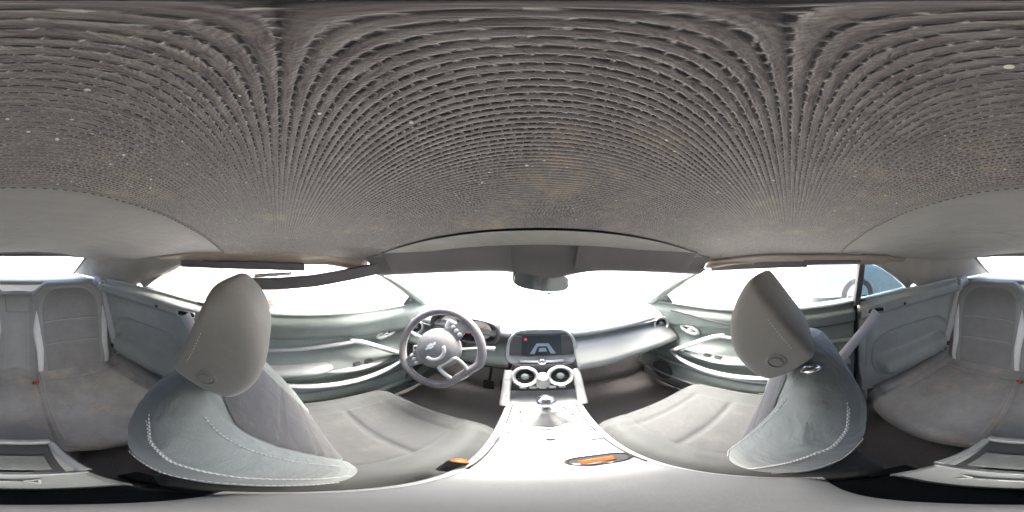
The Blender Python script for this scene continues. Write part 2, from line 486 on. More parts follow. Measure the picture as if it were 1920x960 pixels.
# side rails and sails
def edge_pt(s, y):      # lower edge of the cloth along the side windows
    return Vector((s*0.655, y, 1.165))
for s in (-1, 1):
    def side_lin(u, v, s=s):
        y = lerp(0.36, -0.55, u)
        a = Vector((s*0.615, y, head_z(0.615, y)))
        b = Vector((s*lerp(0.60, 0.665, sm(-y, -0.36, -0.1)), y, 1.165 - 0.02*sm(y, 0.2, 0.36)))
        return a.lerp(b, v) + Vector((s*0.012*math.sin(v*PI), 0, 0))
    MB().grid(side_lin, 30, 6).build('side_lining', M['side_cloth'], top, solid=0.012)
    # quarter-window frame arc + sail panel
    arc = [Vector((s*0.668, -0.31, 1.168)), Vector((s*0.672, -0.36, 1.166)), Vector((s*0.676, -0.42, 1.148)),
           Vector((s*0.678, -0.50, 1.10)), Vector((s*0.672, -0.57, 1.045)), Vector((s*0.668, -0.60, 1.012))]
    if s < 0: arc = [Vector((p.x, -0.31 + (p.y+0.31)*1.25, p.z)) for p in arc]
    ar = spline(arc, 6)
    top_e = spline([Vector((s*0.615, -0.31, head_z(.615, -.31)+.002)), Vector((s*0.610, -0.50, head_z(.61, -.5)+.003)), Vector((s*0.60, -0.75, head_z(.6, -.75)+.003)),
                    Vector((s*0.585, -1.02, head_z(.585, -1.02)+.003))], 10)
    ir = [Vector((s*0.655, lerp(-0.36, -0.66, i/30), 0)) for i in range(31)]
    def sail(u, v, s=s, ar=ar, te=top_e):
        # u along: window arc -> rear window edge, v: top -> belt
        a = ar[min(int(u*0), len(ar)-1)]
        return a
    # frame band following the arc
    band = MB()
    rings = []
    for i, p in enumerate(ar):
        d = (ar[min(i+1, len(ar)-1)] - ar[max(i-1, 0)]).normalized()
        nrm = Vector((0, d.z, -d.y))
        if nrm.z < 0 and i < 3: nrm = -nrm
        if nrm.dot(Vector((0, -1, 1))) < 0: nrm = -nrm
        inn = Vector((-s, 0, 0))
        rings.append([p, p + inn*0.016, p + nrm*0.045 + inn*0.02, p + nrm*0.055 + inn*0.004])
    band.loft(rings)
    band.build('quarter_frame', M['sail'], top, bevel=0.003, sharp=40)
    outer = [r[3] for r in rings]
    # sail between the frame band, the headliner edge and the belt line
    n = len(outer)
    def sail(u, v, s=s, outer=outer, te=top_e):
        # v 0: along the frame's outer edge (top->bottom); v 1: rear window side edge (top->bottom)
        a = outer[min(int(round(u*(n-1))), n-1)]
        t = u
        b = rw_pt(s*0.475, t*0.95)
        upper = te[min(int(v*(len(te)-1)), len(te)-1)]
        yb = lerp(outer[-1].y, RW['yb'], v)
        p = a.lerp(b, v)
        # bow outward, following the body side lower down
        tgt = s*min(side_x(p.y) + 0.0, 0.66)
        p.x = lerp(p.x, tgt, 0.75*math.sin(v*PI)**0.8)
        lowz = belt_z(p.y) + 0.004
        p.z = lerp(lerp(head_z(abs(p.x)*.93, p.y), p.z, 0.35 if v < 1 else 1), lowz, t) if 0 < v < 1 else p.z
        return p
    MB().grid(sail, n-1, 24).build('sail_panel', M['sail'], top)
# weatherstrips above the side glass
rl = MB()
rl.loft([[Vector((0.645, y, z)), Vector((0.672, y, z)), Vector((0.672, y, z+.034)), Vector((0.645, y, z+.034))]
         for y, z in [(0.36, 1.128), (0.2, 1.142), (0.05, 1.15), (-0.07, 1.153)]])
rl.build('weatherstrip', M['rail'], top, bevel=0.004, sharp=40)
rl = MB()
rl.loft([[Vector((0.638, y, z)), Vector((0.668, y, z)), Vector((0.668, y, z+.036)), Vector((0.638, y, z+.036))]
         for y, z in [(-0.055, 1.160), (-0.2, 1.168), (-0.31, 1.17)]])
rl.build('weatherstrip', M['rail'], top, bevel=0.004, sharp=40)
rl = MB()
rl.loft([[Vector((x-.012, y, z)), Vector((x+.014, y, z)), Vector((x+.016, y, z+.045)), Vector((x-.012, y, z+.045))]
         for x, y, z in [(-0.56, 0.38, 1.13), (-0.60, 0.27, 1.108), (-0.625, 0.13, 1.085), (-0.635, 0.0, 1.075), (-0.64, -0.10, 1.072)]])
tag(rl.build('hanging_weatherstrip', M['rail'], top, bevel=0.004, sharp=40), 'loose rubber seal drooping below the roof rail')
rl = MB()
rl.loft([[Vector((-0.672, y, z)), Vector((-0.642, y, z)), Vector((-0.642, y, z+.03)), Vector((-0.672, y, z+.03))]
         for y, z in [(0.1, 1.142), (-0.05, 1.148), (-0.2, 1.15), (-0.42, 1.15)]])
rl.build('weatherstrip', M['rail'], top, bevel=0.004, sharp=40)
MB().tube(spline([(-0.632, 0.05, 1.135), (-0.635, -0.03, 1.13), (-0.64, -0.09, 1.125)], 5), 0.007, 8).build('latch_bar', M['chrome'], top)

# ------------------------------------------------------------------ windshield
ws = thing('windshield', 'bright windshield with slim pale pillars and grey header above the dashboard', 'windshield', (0, 0.9, 0.87))
def hy(x): return 0.545 - 0.17*abs(x/0.56)**2.2
def wbase(x): return Vector((x*1.19, 1.16 - 0.36*abs(x/0.56)**2.3, 0.885))
def hd_f(u, v):
    x = lerp(-0.575, 0.575, u)
    y1 = hy(x)
    prof = [(-0.07, 0.045), (-0.05, 0.028), (-0.02, -0.01), (0.0, -0.05), (0.016, -0.058), (0.03, -0.04), (0.03, 0.0), (0.0, 0.05), (-0.05, 0.075)]
    k = v*(len(prof)-1); i = min(int(k), len(prof)-2); t = k-i
    dip = 0.028*gs(x, 0.02, 0.085)**0.7 if i in (2, 3, 4) else 0
    drop = -0.03*abs(x/.57)**2
    return (x, y1 + lerp(prof[i][0], prof[i+1][0], t), 1.2 + drop + 0.008 + lerp(prof[i][1], prof[i+1][1], t) - dip)
MB().grid(hd_f, 60, 24).build('header', M['header'], ws)
def gl_f(u, v):
    x = lerp(-0.56, 0.56, u)
    a = Vector((x, hy(x) + 0.02, 1.155 - 0.03*abs(x/.57)**2)); b = wbase(x)
    p = a.lerp(b, v); p.z += 0.02*math.sin(v*PI)
    return p
MB().grid(gl_f, 30, 14).build('glass', M['glass'], ws, solid=0.004)
for s in (-1, 1):
    a = Vector((s*0.575, hy(.57)+.0, 1.145)); b = Vector((s*0.675, 0.82, 0.875))
    rings = []
    for i in range(13):
        t = i/12
        p = a.lerp(b, t) + Vector((s*0.012*math.sin(t*PI), 0, 0.015*math.sin(t*PI)))
        wd = lerp(0.030, 0.045, t)
        ring = []
        for k in range(12):
            an = 2*PI*k/12
            ring.append(p + Vector((math.cos(an)*wd*0.55, math.sin(an)*wd*0.9, -math.cos(an)*0.004)))
        rings.append(ring)
    MB().loft(rings).build('pillar', M['plastic'], ws)
    # sun visor folded against the header
    vz = MB()
    def vf(u, v, s=s):
        x = s*lerp(0.10, 0.50, u)
        return Vector((x, hy(x) + lerp(-0.076, -0.012, v), 1.208 - .03*abs(x/.57)**2 + lerp(0.036, -0.050, v) - .028*gs(x, .02, .085)**.7*v))
    vz.grid(vf, 16, 6)
    vz.build('sun_visor', M['header'], ws, solid=0.004, bevel=0.0015)
mr = thing('rear_view_mirror', 'small grey rear view mirror hanging under the header', 'mirror', (-0.005, 0.56, 1.10))
def mring(y, k):
    out = []
    for i in range(28):
        a = 2*PI*i/28
        xx = spw(math.cos(a), 0.40)*0.100*k; zz = spw(math.sin(a), 0.5)*0.028*k
        out.append(Vector((-0.005 + xx, y + xx*0.18, 1.114 + zz - 0.14*xx - (0.010 if zz < 0 else 0)*math.cos(xx*16))))
    return out
MB().loft([mring(0.60, 0.5), mring(0.59, 0.92), mring(0.57, 1.0), mring(0.558, 0.97)]).build('housing', M['plastic_dk'], mr, sharp=50)
MB().loft([mring(0.5575, 0.93), mring(0.5565, 0.92)]).build('mirror_glass', mat('mirror_silver', (0.62, 0.68, 0.68), 0.08, metal=1.0), mr, sharp=30)
MB().tube(spline([(0.015, 0.595, 1.10), (0.01, 0.61, 1.13), (0.0, 0.60, 1.165)], 5), 0.014, 10).build('stem', M['plastic_dk'], mr)
MB().lathe([(0.0, 0), (0.006, 0.001), (0.006, 0.006), (0.0, 0.008)], (0.02, 0.562, 1.072), (0, -0.3, -1), 12).build('dimmer_button', M['black'], mr)

# ------------------------------------------------------------------ dashboard
dash = thing('dashboard', 'wide pale grey dashboard with round end vent and small centre screen', 'dashboard', (0, 0.75, 0.7))
def dtop(u, v):
    x = lerp(-0.67, 0.67, u)
    b = wbase(x/1.19); b.y = min(b.y, 1.15) + 0.03; b.z = 0.872
    a = Vector((x, 0.685 - 0.015*abs(x/.6)**2, 0.838))
    p = a.lerp(b, v); p.z += 0.02*math.sin(v*PI) + 0.035*gs(x, -0.37, 0.17)*(1-v)**0.5*math.sin(min(1, v*3+.25)*PI/2)
    if v == 0: p.z -= 0.008
    return p
MB().grid(dtop, 60, 16).build('dash_top', M['dash_top'], dash, solid=0.02)
# face profile swept along x
def dface(x, v):
    pr = [(0.690, 0.828), (0.712, 0.818), (0.722, 0.800), (0.704, 0.782), (0.672, 0.760), (0.640, 0.725), (0.618, 0.700), (0.612, 0.685), (0.622, 0.668), (0.66, 0.655), (0.76, 0.64), (0.95, 0.60)]
    k = v*(len(pr)-1); i = min(int(k), len(pr)-2); t = k-i
    y = lerp(pr[i][0], pr[i+1][0], t) - 0.03*sm(abs(x), .35, .66); z = lerp(pr[i][1], pr[i+1][1], t)
    z += 0.03*sm(abs(x), 0.25, 0.66)*sm(v, .2, .75)
    return (x, y, z)
MB().grid(lambda u, v: dface(lerp(0.135, 0.665, u), v), 30, 44).build('passenger_panel', M['dash'], dash, solid=0.01)
MB().tube([dface(lerp(0.14, 0.655, i/20), 0.62) for i in range(21)], 0.008, 8, flat=0.6).build('panel_trim', M['silver'], dash)
def dface2(u, v):
    x = lerp(-0.665, -0.135, u)
    p = Vector(dface(x, v)); p.y += 0.035*sm(v, 0.0, 0.5); return p
MB().grid(dface2, 30, 44).build('driver_panel', M['plastic'], dash, solid=0.01)
def vent(parent, c, ax, r, ring_m):
    c = Vector(c); ax = Vector(ax).normalized()
    v = MB().lathe([(r*1.0, -0.02), (r*1.02, 0.0), (r*0.97, 0.010), (r*0.86, 0.012), (r*0.70, 0.004), (r*0.68, -0.02)], c, ax, 36).build('vent', ring_m, parent, sharp=60)
    MB().lathe([(r*0.70, -0.012), (r*0.70, -0.010), (0.0, -0.010)], c, ax, 28).build('recess', M['black'], v)
    u = ax.orthogonal().normalized(); b = ax.cross(u)
    h = MB()
    for k in range(-2, 3):
        d = k*r*0.24; L = math.sqrt(max((r*.66)**2 - d*d, 1e-6))
        # horizontal slats
        hz = Vector((0, 0, 1)) - ax*ax.z; hz.normalize(); hx = ax.cross(hz)
        h.tube([c + hz*d - hx*L - ax*0.002, c + hz*d + hx*L - ax*0.002], 0.0022, 6)
    h.build('slat_set', M['plastic_dk'], v)
    MB().lathe([(r*0.30, -0.006), (r*0.30, 0.004), (r*0.22, 0.008), (0, 0.008)], c, ax, 20).build('hub', M['plastic'], v)
    return v
vent(dash, (0.615, 0.655, 0.795), (-0.35, -1, 0.25), 0.047, M['silver'])
vent(dash, (-0.615, 0.655, 0.795), (0.35, -1, 0.25), 0.047, M['silver'])
# centre screen pod
def pod_ring(y, kx, kz, dz=0):
    out = []
    for i in range(36):
        a = 2*PI*i/36
        xx = spw(math.cos(a), 0.45)*0.150*kx; zz = spw(math.sin(a), 0.5)*0.095*kz
        xx *= 1.0 - 0.14*sm(zz, 0.0, 0.09) + 0.0
        out.append(Vector((xx, y + 0.28*zz, 0.775 + zz + dz)))
    return out
pod = MB().loft([pod_ring(0.78, .95, .85), pod_ring(0.70, 1.0, 1.0), pod_ring(0.672, 1.0, 1.0), pod_ring(0.664, .97, .96), pod_ring(0.668, .91, .86), pod_ring(0.674, .88, .82)]).build('screen_pod', M['plastic_lt'], dash, sharp=50)
def onpod(x, z, d=0.0):  # point on the pod's face
    return Vector((x, 0.672 + 0.28*(z-0.775) - d, z))
def pquad(x0, x1, z0, z1, d, name, m, parent, th=0.002):
    V = []
    for dd in (d, d-th):
        V += [onpod(x0, z0, dd), onpod(x1, z0, dd), onpod(x1, z1, dd), onpod(x0, z1, dd)]
    return mk(name, V, [(0,1,2,3), (7,6,5,4), (0,4,5,1), (1,5,6,2), (2,6,7,3), (3,7,4,0)], m, parent, smooth=False)
pquad(-0.132, 0.132, 0.735, 0.842, 0.002, 'screen_bezel', M['plastic_dk'], pod)
scr = pquad(-0.082, 0.082, 0.743, 0.834, 0.005, 'screen', M['screen'], pod)
# backup picture on the screen
V = [onpod(-.05, .748, .0062), onpod(.058, .748, .0062), onpod(.028, .80, .0062), onpod(-.022, .80, .0062)]
mk('screen_picture', V, [(0, 1, 2, 3)], M['screen_pic'], scr, smooth=False)
V = [onpod(-.030, .748, .0068), onpod(.036, .748, .0068), onpod(.022, .786, .0068), onpod(-.016, .786, .0068)]
mk('screen_shape', V, [(0, 1, 2, 3)], M['screen'], scr, smooth=False)
V = [onpod(-.014, .76, .0074), onpod(.02, .76, .0074), onpod(.016, .778, .0074), onpod(-.010, .778, .0074)]
mk('screen_picture', V, [(0, 1, 2, 3)], M['screen_pic'], scr, smooth=False)
MB().lathe([(0.006, 0), (0.006, 0.001), (0, 0.001)], onpod(-0.067, 0.817, 0.005), (0, -1, 0.28), 16).build('warning_icon', M['red_lit'], scr)
MB().tube([onpod(-0.088, 0.708, 0.004), onpod(0.088, 0.708, 0.004)], 0.009, 8, flat=0.7).build('button_bar', M['silver'], pod)
MB().lathe([(0.017, 0), (0.017, 0.012), (0.013, 0.016), (0, 0.016)], onpod(0, 0.707, 0.002), (0, -1, 0.28), 24).build('volume_knob', M['chrome'], pod, sharp=50)
# instrument cluster, hood and column
cl = MB()
def cl_ring(y, k, dz):
    return [Vector((-0.35 + spw(math.cos(2*PI*i/30), 0.6)*0.165*k, y, 0.84 + dz + spw(math.sin(2*PI*i/30), 0.6)*0.068*k)) for i in range(30)]
clu = MB().loft([cl_ring(0.80, 1, 0), cl_ring(0.665, 1.06, 0), cl_ring(0.655, 1.0, 0), cl_ring(0.70, .92, 0)], cap=False).build('cluster_hood', M['plastic_dk'], dash, solid=0.004)
MB().loft([cl_ring(0.705, 0.95, 0), cl_ring(0.703, 0.94, 0)]).build('instrument_face', M['cluster'], clu, sharp=30)
for gx in (-0.43, -0.27):
    g = MB().lathe([(0.052, 0), (0.052, 0.008), (0.046, 0.009), (0.045, 0.002)], (gx, 0.702, 0.838), (0, -1, 0), 32).build('gauge_ring', M['silver'], clu, sharp=50)
    MB().tube([(gx, 0.696, 0.838), (gx + 0.025, 0.696, 0.862)], 0.0018, 6).build('needle', M['red_lit'], g)
    tk = MB()
    for k in range(13):
        a = R(225 - k*22.5)
        tk.box((gx + math.cos(a)*0.038, 0.6995, 0.838 + math.sin(a)*0.038), (0.0025, 0.001, 0.0025))
    tk.build('gauge_ticks', M['stripe'], g, smooth=False)
MB().box((-0.35, 0.697, 0.835), (0.05, 0.004, 0.05)).build('info_display', M['red_lit'], clu, smooth=False)
WC = Vector((-0.375, 0.515, 0.805)); WN = Vector((0.06, -0.90, 0.42)).normalized()
cm = MB()
cm.tube([WC - WN*0.03, WC - WN*0.08, WC - WN*0.20, WC - WN*0.30], [0.035, 0.05, 0.055, 0.055], 16)
cm.build('steering_column', M['plastic_dk'], dash)
for s, dz in ((1, 0.02), (-1, 0.0)):
    b = WC - WN*0.085
    st = MB().tube(spline([b, b + Vector((s*0.07, 0.0, 0.01)), b + Vector((s*0.15, -0.01, 0.02+dz)), b + Vector((s*0.205, -0.015, 0.03+dz))], 6),
                   [0.006]*6 + [0.007]*6 + [0.010]*6 + [0.012], 10, flat=0.8).build('stalk', M['silver'], dash)
# lower knee bolsters and pedals
MB().grid(lambda u, v: (lerp(-0.66, -0.13, u), lerp(0.66, 0.95, v), lerp(0.655, 0.56, v) + 0.0*u), 8, 6).build('knee_panel', M['plastic_dk'], dash, solid=0.012)
MB().box((-0.26, 0.80, 0.36), (0.055, 0.02, 0.075)).build('brake_pedal', M['plastic_dk'], dash, bevel=0.005)
MB().box((-0.18, 0.82, 0.35), (0.045, 0.02, 0.12)).build('gas_pedal', M['plastic_dk'], dash, bevel=0.005)
MB().tube([(-0.26, 0.81, 0.37), (-0.26, 0.88, 0.58)], 0.008, 8).build('pedal_arm', M['plastic_dk'], dash)
MB().tube([(-0.18, 0.83, 0.38), (-0.18, 0.90, 0.58)], 0.007, 8).build('pedal_arm', M['plastic_dk'], dash)

# ------------------------------------------------------------------ steering wheel
sw = thing('steering_wheel', 'pale flat-bottomed steering wheel with round hub, turned slightly to one side', 'steering wheel', tuple(WC))
wu = (Vector((0, 0, 1)) - WN*WN.z).normalized(); wr = wu.cross(WN)   # up, and to the driver's right
TURN = R(50)      # wheel turned
U = wu*math.cos(TURN) + -wr*math.sin(TURN)*-1*-1
Rr = WN.cross(U) * -1
def wp(x, y, h=0.0): return WC + Rr*x + U*y + WN*h
rim = []
for k in range(72):
    a = 2*PI*k/72
    x, y = math.cos(a)*0.170, math.sin(a)*0.168
    y = max(y, -0.148)
    rim.append(wp(x, y, 0))
M['wheel'] = mat('pale_grey_wheel_leather', (0.25, 0.248, 0.25), 0.38, var=0.08, vscale=30, bump=0.2, bscale=700, bdist=0.0005)
M['rim_leather'] = mat('grey_rim_leather', (0.19, 0.18, 0.185), 0.32, var=0.15, vscale=40, bump=0.4, bscale=500, bdist=0.0008)
rm = MB().tube(rim, 0.0165, 14, closed=True, up=WN).build('rim', M['rim_leather'], sw)
MB().tube([p + WN*0.0 + (WC-p).normalized()*0.0155 for p in rim], 0.0022, 6, closed=True).build('rim_stitching', M['thread'], rm)
MB().lathe([(0.0, 0.046), (0.035, 0.045), (0.066, 0.038), (0.086, 0.022), (0.092, 0.0), (0.086, -0.03), (0.0, -0.035)][::-1], WC, WN, 40).build('airbag_hub', M['wheel'], sw)
arc = [wp(math.cos(a)*0.042, math.sin(a)*0.042 - 0.004, 0.0435) for a in [R(195 + i*150/20) for i in range(21)]]
MB().tube(arc, 0.0075, 8, flat=0.5, up=WN).build('hub_trim_arc', M['silver'], sw)
# bow-tie emblem at the hub's centre
bt = [(-.026, -.0045), (-.010, -.0045), (-.008, -.010), (.012, -.010), (.010, -.0045), (.022, -.0045), (.026, .0045), (.010, .0045), (.008, .010), (-.012, .010), (-.010, .0045), (-.022, .0045)]
V = [wp(x, y + .014, h) for h in (0.043, 0.048) for x, y in bt]; n = len(bt)
mk('emblem', V, [tuple(range(n, 2*n))] + [(i, (i+1) % n, n+(i+1) % n, n+i) for i in range(n)], M['stripe'], sw, smooth=False)
for s in (-1, 1):
    rings = []
    for i in range(7):
        t = i/6; x = s*lerp(0.07, 0.164, t); hw = lerp(0.040, 0.020, t)
        rings.append([wp(x, 0.012 + c*hw, h) for c, h in ((-1, -0.008), (1, -0.008), (1, 0.006 + 0.01*(1-t)), (-1, 0.006 + 0.01*(1-t)))])
    sp = MB().loft(rings).build('spoke', M['wheel'], sw, bevel=0.004, sharp=40)
    for q in range(3):
        MB().box((0, 0, 0), (0.012, 0.012, 0.012)).V
        c = wp(s*0.112, 0.032 - q*0.020, 0.012)
        MB().lathe([(0.0085, -0.004), (0.0085, 0.004), (0.006, 0.006), (0, 0.006)], c, WN, 14).build('button', M['silver'], sp, sharp=50)
# lower triangular open spoke
tri = spline([wp(-0.030, -0.150, 0.004), wp(0.030, -0.150, 0.004), wp(0.040, -0.080, 0.020), wp(0.0, -0.072, 0.026), wp(-0.040, -0.080, 0.020)], 6, closed=True)
MB().tube(tri, 0.009, 8, closed=True, flat=0.8).build('lower_spoke', M['silver'], sw)
for s in (-1, 1):
    MB().tube(spline([wp(s*0.075, 0.06, -0.02), wp(s*0.105, 0.075, -0.024), wp(s*0.12, 0.03, -0.024)], 6), 0.008, 8, flat=0.5).build('shift_paddle', M['silver'], sw)

# ------------------------------------------------------------------ centre console
con = thing('center_console', 'pale silver centre console with round vents, shifter and flat armrest lid', 'console', (0, 0.1, 0.22))
def con_ring(y, hw, zt, zb=0.22):
    pr = [(-hw, zb), (-hw*1.02, lerp(zb, zt, .55)), (-hw, zt-0.035), (-hw*.95, zt-0.008), (-hw*.86, zt), (-hw*.4, zt+.002), (hw*.4, zt+.002), (hw*.86, zt), (hw*.95, zt-0.008), (hw, zt-0.035), (hw*1.02, lerp(zb, zt, .55)), (hw, zb)]
    return [Vector((x, y, z)) for x, z in pr]
MB().loft([con_ring(*a) for a in [(0.60, 0.125, 0.545), (0.50, 0.125, 0.545), (0.40, 0.124, 0.55), (0.28, 0.120, 0.565), (0.18, 0.116, 0.575), (0.05, 0.112, 0.578), (-0.027, 0.110, 0.578)]]).build('console_body', M['console'], con, sharp=35)
# slot behind the lid and the rear section with tray
MB().loft([con_ring(*a) for a in [(-0.028, 0.106, 0.50), (-0.095, 0.104, 0.50)]]).build('lid_gap', M['black'], con, sharp=35)
MB().loft([con_ring(*a) for a in [(-0.096, 0.106, 0.535), (-0.20, 0.100, 0.535), (-0.31, 0.092, 0.525), (-0.322, 0.088, 0.51)]]).build('rear_section', M['plastic_q'], con, sharp=35)
def lid_ring(y, hw, zt):
    return [Vector((spw(math.cos(2*PI*i/28), .35)*hw, y, zt - 0.012 + spw(math.sin(2*PI*i/28), .5)*0.014)) for i in range(28)]
lid = MB().loft([lid_ring(*a) for a in [(0.150, .085, .592), (0.140, .098, .596), (0.10, .100, .599), (0.0, .099, .599), (-0.016, .098, .598), (-0.026, .090, .594)]]).build('armrest_lid', M['lid'], con, sharp=60)
# raised tray frame
def bar(a, b, wdt, h, name, m, parent):
    a = Vector(a); b = Vector(b); d = (b-a).normalized(); n = Vector((d.y, -d.x, 0)).normalized()*wdt/2; up = Vector((0, 0, h))
    V = [a-n, a+n, a+n*.6+up, a-n*.6+up, b-n, b+n, b+n*.6+up, b-n*.6+up]
    return mk(name, V, [(3,2,1,0), (4,5,6,7), (0,1,5,4), (1,2,6,5), (2,3,7,6), (3,0,4,7)], m, parent, bevel=0.003, sharp=30)
z = 0.533
bar((-0.083, -0.303, z-.008), (0.083, -0.303, z-.008), 0.024, 0.022, 'tray_frame', M['plastic_lt'], con)
bar((-0.083, -0.295, z-.006), (-0.096, -0.16, z), 0.020, 0.018, 'tray_frame', M['plastic_lt'], con)
bar((0.083, -0.295, z-.006), (0.096, -0.16, z), 0.020, 0.018, 'tray_frame', M['plastic_lt'], con)
bar((-0.096, -0.155, z), (0.096, -0.155, z), 0.012, 0.008, 'tray_frame', M['plastic_lt'], con)
MB().box((0, -0.225, z+.0015), (0.15, 0.125, 0.005)).build('tray_floor', M['plastic_dk'], con, bevel=0.002)
M['tray_panel'] = mat('scuffed_tray_panel', (0.22, 0.23, 0.225), 0.4, var=0.2, vscale=25, dirt=[((0.5, 0.5, 0.46), 45, 0.6, 0.72, 0.7)])
MB().box((0, -0.205, z+.007), (0.125, 0.062, 0.006)).build('tray_panel', M['tray_panel'], con, bevel=0.002)
MB().tube([(-0.03, -0.125, z+.009), (0.03, -0.125, z+.009)], 0.003, 8).build('tray_handle', M['silver'], con)
for s in (-1, 1):
    MB().tube([(s*0.03, -0.125, z+.009), (s*0.042, -0.118, z+.006), (s*0.044, -0.134, z+.006), (s*0.03, -0.125, z+.009)], 0.0028, 6).build('handle_end', M['silver'], con)
# lower centre stack
MB().loft([[Vector((-0.115, y, z0)), Vector((0.115, y, z0)), Vector((0.115, y2, z1)), Vector((-0.115, y2, z1))] for y, z0, y2, z1 in [(0.60, 0.54, 0.63, 0.70), (0.70, 0.54, 0.72, 0.70)]]).build('stack_face', M['plastic_dk'], con, bevel=0.004, sharp=30)
for s in (-1, 1):
    pts = [Vector((s*0.128, 0.615, 0.672)), Vector((s*0.128, 0.58, 0.635)), Vector((s*0.127, 0.545, 0.585)), Vector((s*0.124, 0.50, 0.535))]
    MB().tube(spline(pts, 6), 0.017, 10, flat=0.8).build('side_rail', M['silver'], con)
    vent(con, (s*0.064, 0.585, 0.665), (0, -0.85, 0.55), 0.050, M['silver'])
MB().lathe([(0.020, -0.01), (0.020, 0.012), (0.016, 0.017), (0, 0.017)], (0.0, 0.582, 0.668), (0, -0.85, 0.55), 24).build('temperature_knob', M['stripe'], con, sharp=50)
MB().box((0, 0.59, 0.62), (0.05, 0.03, 0.05)).build('switch_block', M['plastic_lt'], con, bevel=0.004)
for k in range(5):
    MB().box((-0.072 + k*0.036, 0.592, 0.585), (0.026, 0.012, 0.016)).build('climate_button', M['silver'], con, bevel=0.003)
# shifter
bt = MB()
rings = []
for t, rx, ry, h in [(0, .075, .065, .0), (.15, .070, .058, .012), (.5, .042, .036, .035), (.8, .022, .020, .055), (1, .014, .014, .075)]:
    rings.append([Vector((math.cos(2*PI*i/40)*rx*(1+.07*math.sin(i*PI/2.5)), 0.43 + math.sin(2*PI*i/40)*ry*(1+.07*math.sin(i*PI/2.5)), 0.552 + h)) for i in range(40)])
MB().loft(rings).build('shifter_boot', mat('pale_boot_leather', (0.42, 0.42, 0.41), 0.5, var=0.12, vscale=30), con)
oval = [(math.cos(2*PI*i/36)*0.082, 0.43 + math.sin(2*PI*i/36)*0.072, 0.556) for i in range(36)]
MB().tube(oval, 0.007, 8, closed=True).build('shifter_ring', M['silver'], con)
MB().lathe([(0.010, 0.0), (0.013, 0.02), (0.024, 0.04), (0.027, 0.058), (0.022, 0.072), (0, 0.077)], (0, 0.432, 0.618), (0, -0.12, 1), 24).build('shift_knob', M['chrome'], con)
MB().tube([(-0.03, 0.40, 0.63), (0.03, 0.40, 0.63)], 0.006, 8).build('shifter_trim', M['silver'], con)
for s in (-1, 1):
    MB().tube([(s*.098, lerp(.50, .155, i/20), interp(lerp(.50, .155, i/20), [.155, .18, .28, .40, .50], [.5775, .577, .567, .552, .547])) for i in range(21)], .0022, 6).build('trim_gap', M['black'], con)
MB().tube([(x, .335, .5605) for x in (-.095, -.05, 0, .05, .095)], .0018, 6).build('trim_gap', M['black'], con)
# cup well, buttons, drive mode switch
MB().loft([[Vector((0.052 + k*.042*spw(math.cos(2*PI*i/32), .8), 0.192 + k*.018*spw(math.sin(2*PI*i/32), .8), zz)) for i in range(32)] for k, zz in ((1.12, .5745), (1.10, .5795), (1.02, .580), (.98, .5765), (.1, .5762))]).build('cup_slot', M['black'], con, sharp=40)
MB().box((0.085, 0.30, 0.567), (0.028, 0.035, 0.012)).build('mode_switch', M['silver'], con, bevel=0.004)
MB().box((0.0, 0.305, 0.570), (0.018, 0.012, 0.008)).build('park_button', M['plastic'], con, bevel=0.002)
MB().box((-0.095, 0.325, 0.562), (0.022, 0.10, 0.006)).build('side_slot', M['plastic_dk'], con, bevel=0.002)
ob = MB()
for i, (x, y, a) in enumerate([(0.037, 0.196, 0.3), (0.052, 0.186, -0.5)]):
    pass
V = []; F = []
ob.grid(lambda u, v: (lerp(0.022, 0.072, u), 0.176 + 0.014*v + 0.008*u, 0.584 + 0.006*math.sin(u*PI*1.5) + 0.004*v), 12, 5)
tag(ob.build('plastic_tag', M['orange'], solid=0.002), 'small orange plastic tag lying on the dark slot of the console', 'tag')

